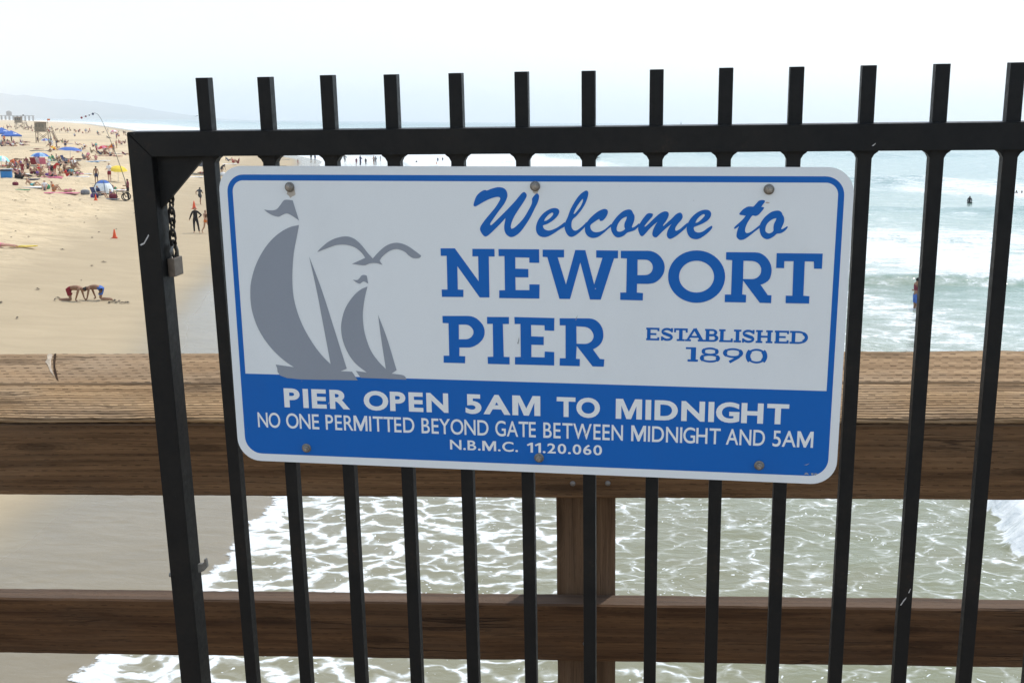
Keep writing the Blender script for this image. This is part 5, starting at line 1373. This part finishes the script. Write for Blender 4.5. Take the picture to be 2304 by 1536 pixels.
umbrella(158, 366, 53, 331.5, 'blue', 'wide flat blue beach parasol above the middle of the crowd', (0, 4), None, 0.13)
umbrella(91, 373, 43, 344, 'blue', 'blue and pale beach parasol above two red chairs', (0, 0), 'lightblue', 0.2)
umbrella(3, 377, 36, 351, 'cyan', 'pale cyan beach parasol cut by the left edge', (0, 8), 'white', 0.3)
umbrella(258, 311, 20, 293, 'pink', 'faint pink parasol near the waterline left of the gate', (0, -6), 'white', 0.2)
umbrella(235, 347, 25, 327.5, 'red', 'small red parasol in the beach group left of the gate', (6, -14), 'pink', 0.25)
umbrella(266, 410, 42, 373, 'yellow', 'bright yellow parasol tipped to one side near the gate stile', (8, 6), 'yellow', 0.24)
umbrella(454, 392, 62, 357, 'darkgrey', 'dark blue grey parasol half hidden behind the gate corner gusset', (0, 10), 'navy', 0.26)
umbrella(116, 341, 11, 329, 'yellow', 'tiny yellow parasol lying low right of the tower', (0, 30), 'orange', 0.3)
umbrella(30, 374, 17, 357, 'darkred', 'low dark red parasol tilted over beside the cyan one', (40, 30), 'orange', 0.3)
umbrella(103, 324, 18, 312, 'purple', 'low pale purple parasol under the lifeguard tower', (10, 0), 'lightblue', 0.2)

def popup(px, py, wpx, toppx, label):
    p, t = at(px, py)
    w = wpx * t / FPX / 2
    h = (py - toppx) * t / FPX
    r = empty('canopy_tent', label, 'canopy', p, 0.5)
    bm = bmesh.new()
    apex = bm.verts.new((0, 0, h))
    c1 = [bm.verts.new((sx * w, sy * w, h * .62)) for sx, sy in ((1, 1), (-1, 1), (-1, -1), (1, -1))]
    c2 = [bm.verts.new((sx * w, sy * w, h * .52)) for sx, sy in ((1, 1), (-1, 1), (-1, -1), (1, -1))]
    for i in range(4):
        bm.faces.new((apex, c1[i], c1[(i + 1) % 4]))
        bm.faces.new((c1[i], c2[i], c2[(i + 1) % 4], c1[(i + 1) % 4]))
    part('roof', bm, cmat('canopy_cloth', (.045, .13, .42)), r)
    bm = bmesh.new()
    m_ = [bm.verts.new(q) for q in ((w * .30, -w * .38, h * .835), (w * .10, -w * .60, h * .765), (w * .45, -w * .78, h * .70), (w * .62, -w * .55, h * .77))]
    for v in m_: v.co.z += .03
    bm.faces.new(m_)
    part('white_emblem', bm, cmat('canopy_cloth', (.8, .8, .8)), r)
    for sx, sy in ((1, 1), (-1, 1), (-1, -1), (1, -1)):
        bm = bmesh.new()
        tube(bm, [(sx * w * .97, sy * w * .97, -.1), (sx * w * .97, sy * w * .97, h * .56)], .035, 6)
        part('leg', bm, cmat('pole_paint', (.6, .6, .6)), r)
popup(6, 319, 40, 287, 'left blue pop up canopy with a pale emblem at the photo edge')
popup(27, 322, 40, 294, 'right blue pop up canopy standing in front of the other one')

# dome tent
p_, t_ = at(233, 434)
r_ = empty('dome_tent', 'white and blue dome tent on the sand in front of the yellow parasol', 'tent', p_, 0.3)
rw, rh = 22 * t_ / FPX, 28 * t_ / FPX
bm = bmesh.new()
prof = [(rw * math.cos(a), rh * math.sin(a)) for a in [math.pi / 2 * k / 8 for k in range(9)]]
prof[-1] = (0, rh)
lathe(bm, prof, 12)
part('shell', bm, cmat('tent_cloth', (.72, .76, .76)), r_)
bm = bmesh.new()
prof = [(rw * 1.012 * math.cos(a), rh * 1.012 * math.sin(a)) for a in [R(52 + 38 * k / 4) for k in range(5)]]
prof[-1] = (0, rh * 1.012)
lathe(bm, prof, 12)
part('rain_cap', bm, cmat('tent_cloth', CC['blue']), r_)
bm = bmesh.new()
for a0 in (0.2, 0.2 + math.pi / 2):
    tube(bm, [(rw * 1.02 * math.cos(k) * math.cos(a0), rw * 1.02 * math.cos(k) * math.sin(a0), rh * 1.02 * math.sin(k)) for k in [math.pi * i / 16 for i in range(17)]], .03, 5)
part('tent_pole', bm, cmat('pole_paint', (.10, .16, .25)), r_)

def cone(px, py, hpx, label):
    p, t = at(px, py)
    h = hpx * t / FPX
    r = empty('traffic_cone', label, 'cone', p, 0.2, 'orange cones marking the sand')
    bm = bmesh.new()
    lathe(bm, [(h * .24, .02), (h * .22, h * .12), (h * .055, h * .97), (h * .04, h), (0, h)], 14)
    part('cone_body', bm, cmat('cone_plastic', (.72, .10, .03), .5), r, True)
    bm = bmesh.new()
    box(bm, (0, 0, .02), (h * .6, h * .6, .05), None, .01)
    part('cone_base', bm, cmat('cone_plastic', (.60, .08, .03), .5), r)
cone(215.5, 451, 14, 'orange traffic cone on the sand below the dome tent')
cone(258, 535.5, 20, 'orange traffic cone alone on open sand left of the gate stile')
cone(437, 470, 18, 'orange traffic cone behind the head of the wetsuit wearer')

def flat_thing(name, px, py, lx, ly, rz, col, label, cat, h=.025, group=None):
    p, t = at(px, py)
    bm = bmesh.new()
    n, m = 10, 5
    g = [[bm.verts.new(((i / n - .5) * lx, (j / m - .5) * ly, h + .03 * nz(i * .7 + px, j * .9) + .02 * nz(i * 1.9, j * 2.1 + py))) for i in range(n + 1)] for j in range(m + 1)]
    for j in range(m):
        for i in range(n):
            bm.faces.new((g[j][i], g[j][i + 1], g[j + 1][i + 1], g[j + 1][i]))
    ret = bmesh.ops.extrude_face_region(bm, geom=bm.faces[:])
    for v in [v for v in ret['geom'] if isinstance(v, bmesh.types.BMVert)]: v.co.z -= h + .03
    o = part(name, bm, cmat('towelling', CC.get(col, (.5, .5, .5)) if isinstance(col, str) else col))
    o.location = p
    o.rotation_euler = (0, 0, rz)
    tag(o, label, cat, group)
for a in ((70, 421, 2.2, 1.1, .1, 'white', 'white towel under the teal shorts sunbather'),
          (130, 434, 3.4, 1.0, .05, 'pink', 'pink towel under the orange bikini sunbather'),
          (98, 398, 3.4, 1.2, .1, 'pink', 'rose towel in the middle of the crowd'),
          (215, 361.5, 3.6, .9, .05, 'white', 'long white towel right of the seated grey vest'),
          (203, 363.5, 2.2, .9, .15, 'lightblue', 'light blue towel beside the long white one'),
          (44, 427, 1.6, .5, .0, 'green', 'thin dark green mat on empty sand at the left'),
          (232, 447.5, 2.6, .6, -.1, 'grey', 'grey blue mat in front of the dome tent'),
          (157, 372, 2.0, .7, .0, 'khaki', 'khaki towel below the navy lounger'),
          (30, 381, 2.0, .7, .1, 'lightblue', 'pale blue towel below the cyan parasol'),
          (92, 339, 3.2, .9, .1, 'grey', 'grey towel above the blue white parasol'),
          (240, 351, 4.5, .8, -.05, 'darkred', 'dark red towel under the small red parasol'),
          (283, 346, 1.8, .5, .0, 'darkgrey', 'dark mat lying alone left of the gate'),
          (636, 359, 2.6, .9, .0, 'grey', 'grey mat on the sand in the gap above the sign'),
          (628, 373, 2.4, .8, .0, 'khaki', 'khaki mat just above the top edge of the sign'),
          (510, 369, 3.0, 1.0, .2, 'white', 'white towel behind the first gate bar'),
          (431, 398, 2.6, .9, .1, 'white', 'white towel seen through the gap beside the gusset'),
          (185, 391, 2.0, .6, .0, 'white', 'white towel at the right end of the crowd'),
          (150, 323, 2.4, .7, .0, 'purple', 'purple mat right of the lifeguard tower')):
    flat_thing('towel', a[0], a[1], a[2], a[3], a[4], a[5], a[6], 'towel')

for i in range(22):
    zx0, zx1, zy0, zy1 = rnd.choice([(15, 205, 360, 400), (60, 175, 382, 404), (198, 285, 333, 352), (0, 60, 322, 330)])
    flat_thing('towel', rnd.uniform(zx0, zx1), rnd.uniform(zy0, zy1), rnd.uniform(1.6, 2.2), rnd.uniform(.7, 1.0), rnd.uniform(-.3, .4), rnd.choice(['white', 'white', 'lightblue', 'pink', 'grey', 'navy', 'khaki', 'red', 'purple']), 'towel spread somewhere among the packed beach crowd', 'towel', group='towels among the packed crowd')

def chair(px, py, rz, col, label, s=1.0):
    p, t = at(px, py)
    r = empty('beach_chair', label, 'chair', p, rz)
    r.scale = (s, s, s)
    M = cmat('chair_canvas', CC[col])
    bm = bmesh.new()
    box(bm, (0, -.02, .24), (.56, .5, .03), None, .01)
    part('seat', bm, M, r)
    bm = bmesh.new()
    box(bm, (0, .36, .56), (.56, .03, .68), Matrix.Translation((0, .30, .26)) @ Matrix.Rotation(R(-22), 4, 'X') @ Matrix.Translation((0, -.30, -.26)), .01)
    part('backrest', bm, M, r)
    for sx in (-1, 1):
        bm = bmesh.new()
        tube(bm, [(sx * .29, -.26, 0), (sx * .29, -.24, .40), (sx * .29, .34, .42), (sx * .29, .26, 0)], .014, 6)
        part('side_frame', bm, cmat('pole_paint', (.6, .6, .6)), r)
chair(81.5, 374, R(170), 'darkred', 'dark red beach chair left of the white top sitter', 1.2)
chair(99, 374, R(190), 'pink', 'pink red beach chair right of the white top sitter', 1.2)
chair(224, 446.5, R(80), 'navy', 'low navy beach chair in front of the dome tent', 1.1)
chair(121, 367, R(80), 'green', 'green beach chair behind the crowd')
chair(152, 368, R(85), 'navy', 'navy beach lounger below the big blue parasol', 1.2)
chair(91, 373.5, R(180), 'white', 'white beach chair between the two red ones', 1.1)

def cot(px, py, rz, col, label):
    p, t = at(px, py)
    r = empty('beach_cot', label, 'cot', p, rz)
    bm = bmesh.new()
    box(bm, (0, 0, .34), (.62, 1.5, .03), None, .01)
    part('bed', bm, cmat('chair_canvas', CC[col]), r)
    bm = bmesh.new()
    box(bm, (0, .98, .52), (.62, .62, .03), Matrix.Translation((0, .75, .34)) @ Matrix.Rotation(R(38), 4, 'X') @ Matrix.Translation((0, -.75, -.34)), .01)
    part('headrest', bm, cmat('chair_canvas', CC['teal']), r)
    for sx, sy in ((1, .6), (-1, .6), (1, -.6), (-1, -.6)):
        bm = bmesh.new()
        tube(bm, [(sx * .28, sy, 0), (sx * .28, sy, .33)], .02, 6)
        part('leg', bm, cmat('pole_paint', (.3, .3, .3)), r)
    return p
cot(267, 436, R(85), 'white', 'pale folding cot with a reclining sunbather behind the dome tent')

def bag(name, px, py, s, col, label, cat, lidcol=None):
    s *= 0.7
    p, t = at(px, py)
    r = empty(name, label, cat, p, .3)
    bm = bmesh.new()
    lathe(bm, [(0, 0), (s * .42, 0), (s * .5, s * .2), (s * .46, s * .62), (s * .30, s * .74), (0, s * .76)], 10, Matrix.Scale(1.35, 4, (1, 0, 0)))
    part('body', bm, cmat('fabric', CC[col]), r, True)
    bm = bmesh.new()
    tube(bm, [(s * .3 * math.cos(a), 0, s * (.68 + .28 * math.sin(a))) for a in [math.pi * k / 8 for k in range(9)]], s * .03, 5)
    part('handle', bm, cmat('fabric', CC[lidcol or 'black']), r)
bag('beach_bag', 104, 425, .75, 'green', 'dark green beach bag beside the white shirt sitter', 'bag')
bag('beach_bag', 192, 438, .8, 'grey', 'pale grey beach bag right of the pink towel', 'bag', 'white')
bag('beach_bag', 41, 401, .7, 'black', 'black beach bag at the left of the crouching grey figure', 'bag')
bag('beach_bag', 213, 445, .7, 'purple', 'purple bag at the left of the navy chair', 'bag')
bag('beach_bag', 255, 447, .75, 'maroon', 'maroon bag right of the navy chair', 'bag')
bag('beach_bag', 108, 397, .6, 'purple', 'small purple bag at the end of the rose towel', 'bag')
bag('beach_bag', 35, 417, .55, 'maroon', 'small maroon bag alone left of the white towel', 'bag', 'maroon')
bag('beach_bag', 502, 396, .8, 'white', 'white bag at the feet of the bending grey figure', 'bag', 'white')
bag('beach_bag', 165, 369, .8, 'white', 'white bag at the end of the navy lounger', 'bag', 'white')
p_, t_ = at(15, 400)
r_ = empty('beach_tub', 'blue open beach tub standing on the sand at the left edge', 'tub', p_, .2)
bm = bmesh.new()
box(bm, (0, 0, .32), (.95, .6, .64), None, .05)
part('body', bm, cmat('tub_plastic', (.03, .20, .50), .45), r_)
bm = bmesh.new()
box(bm, (0, 0, .70), (1.0, .65, .16), None, .03)
part('rim', bm, cmat('tub_plastic', (.02, .035, .07), .45), r_)

def board_thing(px, py, L, W, rz, col, label, name='surfboard', z=.05):
    p, t = at(px, py)
    bm = bmesh.new()
    n = 14
    up, dn = [], []
    for k in range(n):
        a = 2 * math.pi * k / n
        x, y = L / 2 * math.cos(a), W / 2 * math.sin(a) * (1 - .25 * math.cos(a))
        up.append(bm.verts.new((x, y, z + .05 + .10 * (x / L) ** 2)))
        dn.append(bm.verts.new((x * .97, y * .92, z + .10 * (x / L) ** 2)))
    bm.faces.new(up)
    bm.faces.new(dn[::-1])
    for k in range(n): bm.faces.new((dn[k], dn[(k + 1) % n], up[(k + 1) % n], up[k]))
    o = part(name, bm, cmat('board_resin', CC.get(col, col) if isinstance(col, str) else col, .3), None, True)
    o.location = p
    o.rotation_euler = (0, 0, rz)
    tag(o, label, 'surfboard')
    return o
bb = board_thing(53, 557, 1.5, .6, .05, 'yellow', 'yellow board lying on sand at the left edge', 'bodyboard')
board_thing(2181, 459, 2.3, .55, R(35), 'white', 'white board under the surfer in the black wetsuit', z=-.06)
board_thing(1344, 357.5, 1.3, .55, R(50), 'navy', 'dark board under the bodyboarder above the sign', 'bodyboard', z=-.02)
# scraps of kelp and the dug marks beside the crawling children
bm = bmesh.new()
def scrap(p, s):
    n = 7
    a0 = rnd.uniform(0, 6.28)
    vs = [bm.verts.new((p.x + s * rnd.uniform(.5, 1.1) * 1.6 * math.cos(a0) * math.cos(2 * math.pi * k / n) - s * .5 * math.sin(a0) * math.sin(2 * math.pi * k / n), p.y + s * 1.4 * math.sin(a0) * math.cos(2 * math.pi * k / n) + s * .5 * math.cos(a0) * math.sin(2 * math.pi * k / n), p.z + .03 + rnd.uniform(0, .02))) for k in range(n)]
    top = bm.verts.new((p.x, p.y, p.z + .06 + s * .25))
    for k in range(n): bm.faces.new((vs[k], vs[(k + 1) % n], top))
for i in range(150):
    y = rnd.uniform(38, 118)
    l = rnd.uniform(9, 44)
    x = shore_x(y) - l / slope_cos(y)
    scrap(Vector((x, y, sand_z(-l) + sand_lumps(x, y, -l))), rnd.uniform(.04, .13))
for px, py in ((246, 682), (254, 681), (262, 682), (268, 679), (275, 683), (283, 682), (288, 682), (258, 677), (131, 672), (124, 675)):
    scrap(at(px, py)[0], .10)  # drag marks in the sand, built as dark scraps like the kelp
tag(part('kelp_and_dug_marks', bm, cmat('dark_kelp_and_marks', (.075, .058, .038))), 'small dark scraps of dried kelp and dug marks scattered over the sand', 'kelp', kind='stuff')
# child's rounded beach cart next to the black trousers
p_, t_ = at(283, 451)
r_ = empty('fishing_cart', 'black wheeled cart with a flat top beside the person in black trousers', 'cart', p_, .1)
bm = bmesh.new()
box(bm, (-.25, 0, .72), (1.1, .5, .06), None, .015)
part('top', bm, cmat('cart_wood', (.30, .26, .19)), r_)
for y in (-.26, .26):
    bm = bmesh.new()
    tube(bm, [(.05 + .30 * math.cos(a), y, .31 + .30 * math.sin(a)) for a in [2 * math.pi * k / 16 for k in range(17)]], .045, 6)
    part('wheel', bm, cmat('rubber', (.015, .015, .015)), r_)
bm = bmesh.new()
tube(bm, [(.05, -.26, .31), (.05, .26, .31)], .03, 6)
tube(bm, [(.05, 0, .31), (-.25, 0, .70)], .03, 6)
tube(bm, [(-.70, 0, .70), (-.70, 0, .0)], .03, 6)
part('chassis', bm, cmat('rubber', (.02, .02, .02)), r_)

# long bendy pole with flag and a string of balls
p_, t_ = at(289, 444)
r_ = empty('kite_pole', 'tall thin bending pole with a small flag and a line of dark balls', 'pole', p_)
pts_px = [(289, 444), (281, 405), (272, 378), (262, 350), (252, 325), (243, 302), (235, 284), (227, 267), (220, 257.5), (213, 254), (209, 256.5)]
pl = []
for px, py in pts_px:
    d = pixel_ray(px, py)
    k = (p_.y - (444 - py) * .004) / d.y
    pl.append(EYE + d * k - p_)
bm = bmesh.new()
tube(bm, pl, .035, 6, .012)
part('pole', bm, cmat('pole_paint', (.12, .14, .13)), r_)
def near(px, py):
    d = pixel_ray(px, py)
    return EYE + d * (p_.y / d.y) - p_
bm = bmesh.new()
tube(bm, [pl[-1], near(201, 259), near(193, 262), near(183, 265)], .006, 4)
part('string', bm, cmat('pole_paint', (.2, .2, .2)), r_)
for px, py, rr, c in ((209, 256.5, 2.6, 'navy'), (201, 259.3, 1.5, 'darkgrey'), (193, 262, 2.0, 'maroon'), (183.5, 265, 2.4, 'darkred')):
    bm = bmesh.new()
    bmesh.ops.create_uvsphere(bm, u_segments=12, v_segments=8, radius=rr * t_ / FPX)
    o = part('ball', bm, cmat('balloon', CC[c], .5), r_, True)
    o.location = near(px, py)
bm = bmesh.new()
q0, q1, q2 = near(250, 323), near(246, 332), near(256, 333)
for off in (0, .02):
    bm.faces.new([bm.verts.new(q + V3(0, off, 0)) for q in ((q0, q1, q2) if off else (q0, q2, q1))])
part('flag', bm, cmat('fabric', CC['orange']), r_)

# lifeguard towers
M_TW = plain('weathered_tower_wood', (.27, .23, .17), .9, .25, 2.0, spec=.1)
M_TD = plain('dark_tower_timber', (.20, .14, .10), .9, .25, 2.0, spec=.1)
def tower(px, py, hpx, label, shut):
    p, t = at(px, py)
    s = hpx * t / FPX / 5.0
    r = empty('lifeguard_tower', label, 'lifeguard tower', p, .18)
    r.scale = (s, s, s)
    bm = bmesh.new()
    box(bm, (-.55, 0, 3.75), (2.3, 2.3, 2.1), None, .03)
    for k in range(9): box(bm, (-.55, -1.16, 2.82 + k * .23), (2.3, .03, .03))
    part('cabin', bm, M_TW, r)
    bm = bmesh.new()
    box(bm, (-.5, 0, 4.87), (2.75, 2.75, .12), Matrix.Rotation(R(2), 4, 'Y'), .02)
    part('roof', bm, M_TD, r)
    for k in range(3):
        bm = bmesh.new()
        box(bm, (-1.25 + .7 * k, -1.185, 4.05), (.42, .05, .75), None, .01)
        part('shutter', bm, cmat('shutter_paint', (.19, .165, .12) if shut else (.08, .09, .09)), r)
    bm = bmesh.new()
    box(bm, (.1, 0, 2.64), (4.0, 2.5, .12), None, .02)
    part('deck', bm, M_TD, r)
    for x in (-1.5, 1.3):
        for y in (-1.05, 1.05):
            bm = bmesh.new()
            tube(bm, [(x * 1.05, y * 1.08, -.2), (x, y, 2.6)], .085, 6)
            part('leg', bm, M_TD, r)
    for y in (-1.09, 1.09):
        for a, b in ((-1.5, 1.3), (1.3, -1.5)):
            bm = bmesh.new()
            tube(bm, [(a, y, .35), (b, y, 2.5)], .05, 5)
            part('brace', bm, M_TD, r)
    bm = bmesh.new()
    for y in (-.9, .2):
        tube(bm, [(2.1, y, 2.6), (3.1, y, .0)], .07, 5)
        tube(bm, [(2.1, y, 3.5), (3.1, y, .9), (3.1, y, 0)], .045, 5)
    for k in range(8): box(bm, (2.17 + .12 * k, -.35, 2.4 - .32 * k), (.25, 1.1, .05))
    part('ramp', bm, M_TD, r)
    bm = bmesh.new()
    tube(bm, [(.7, -1.1, 3.55), (2.05, -1.15, 3.55), (2.05, 1.1, 3.55), (.7, 1.1, 3.55)], .04, 5)
    for q in ((2.05, -1.15), (2.05, 1.1), (1.3, -1.15)): tube(bm, [(q[0], q[1], 2.7), (q[0], q[1], 3.55)], .04, 5)
    part('railing', bm, M_TD, r)
    bm = bmesh.new()
    tube(bm, [(1.35, -1.0, 2.7), (1.35, -1.0, 5.75)], .03, 5)
    part('flagpole', bm, M_TD, r)
    bm = bmesh.new()
    box(bm, (1.65, -1.0, 5.5), (.6, .03, .42))
    part('flag', bm, cmat('fabric', CC['orange'] if shut else CC['black']), r)
    return p, s
pt_, st_ = tower(99, 321, 46, 'near wooden lifeguard tower on crossed legs with an orange flag', True)
tower(46, 292, 29, 'far lifeguard tower paler and smaller near the surf', False)
person('sit', pt_ + V3(1.75, -.6, 2.70) * st_, R(-60), 'tan', 'brown', ('shirt', 'white'), ('shorts', 'red'), 'lifeguard in a white shirt sitting on the near tower deck', 1.75)

# far fishing pier, sailboat, gull
def far_pier():
    Y = 2600.0
    r = empty('distant_pier', 'faint dark line of a faraway pier under the hills', 'pier', (0, 0, 0))
    x0, x1 = (-40 - 1152) / FPX * Y, (92 - 1152) / FPX * Y
    bm = bmesh.new()
    box(bm, ((x0 + x1) / 2, Y, 11.3), (x1 - x0, 9, 1.3))
    part('deck', bm, cmat('old_timber', (.06, .055, .05)), r)
    bm = bmesh.new()
    k = x0
    while k < x1:
        box(bm, (k, Y, 5), (1.0, 7, 11))
        k += 9.0
    o = part('piling_rows', bm, cmat('old_timber', (.06, .055, .05)), r)
    o['kind'] = 'stuff'
    bm = bmesh.new()
    box(bm, ((38 - 1152) / FPX * Y, Y, 15), (9, 8, 7))
    prism(bm, [((38 - 1152) / FPX * Y - 6, 18.5), ((38 - 1152) / FPX * Y + 6, 18.5), ((38 - 1152) / FPX * Y, 22)], Y - 5, Y + 5)
    part('pavilion', bm, cmat('old_timber', (.07, .06, .055)), r)
far_pier()
d_ = pixel_ray(1532, 277.5)
ks = 2600.0 / d_.y
r_ = empty('sailboat', 'tiny pale sailboat on the horizon between two gate bars', 'boat', (d_.x * ks, 2600.0, 0.0))
bm = bmesh.new()
prism(bm, [(-3.2, 1.0), (3.4, 1.2), (2.4, 0), (-2.8, 0)], -1.0, 1.0)
part('hull', bm, cmat('boat_paint', (.5, .5, .5)), r_)
bm = bmesh.new()
prism(bm, [(-2.6, 1.8), (.4, 1.8), (.5, 12.0)], -.05, .05)
part('mainsail', bm, cmat('sailcloth', (.42, .45, .45)), r_)
bm = bmesh.new()
prism(bm, [(.6, 1.6), (3.2, 1.6), (.7, 10.0)], -.05, .05)
part('jib', bm, cmat('sailcloth', (.42, .45, .45)), r_)
d_ = pixel_ray(440, 262)
r_ = empty('gull', 'tiny dark gull flying over the sea left of the first bar', 'bird', EYE + d_ * 300, .4)
bm = bmesh.new()
lathe(bm, [(0, -.28), (.06, -.15), (.08, 0), (.05, .18), (0, .27)], 8, Matrix.Rotation(R(90), 4, 'X'))
part('body', bm, cmat('feathers', (.16, .16, .16)), r_, True)
for s in (-1, 1):
    bm = bmesh.new()
    q = [(s * .05, -.08, .02), (s * .35, -.12, .20), (s * .80, .02, .12), (s * .36, .06, .17), (s * .05, .10, .03)]
    for dz in (0, .012): bm.faces.new([bm.verts.new((a, b, c + dz)) for a, b, c in (q if dz else q[::-1])])
    part('wing', bm, cmat('feathers', (.12, .12, .12)), r_)

# ------------------------------------------------------------------ sea air
bm = bmesh.new()
box(bm, (0, 4600, 125), (36000, 22000, 258))
t = NT('sea_haze')
pv = t.n('ShaderNodeVolumePrincipled')
pv.inputs['Color'].default_value = (0.97, 0.985, 1.0, 1)
pv.inputs['Density'].default_value = 0.00020
pv.inputs['Anisotropy'].default_value = 0.6
t.t.links.new(pv.outputs[0], t.out.inputs['Volume'])
hz = part('haze', bm, t.m)
tag(hz, 'pale sea haze over the beach and water', 'haze', kind='stuff')
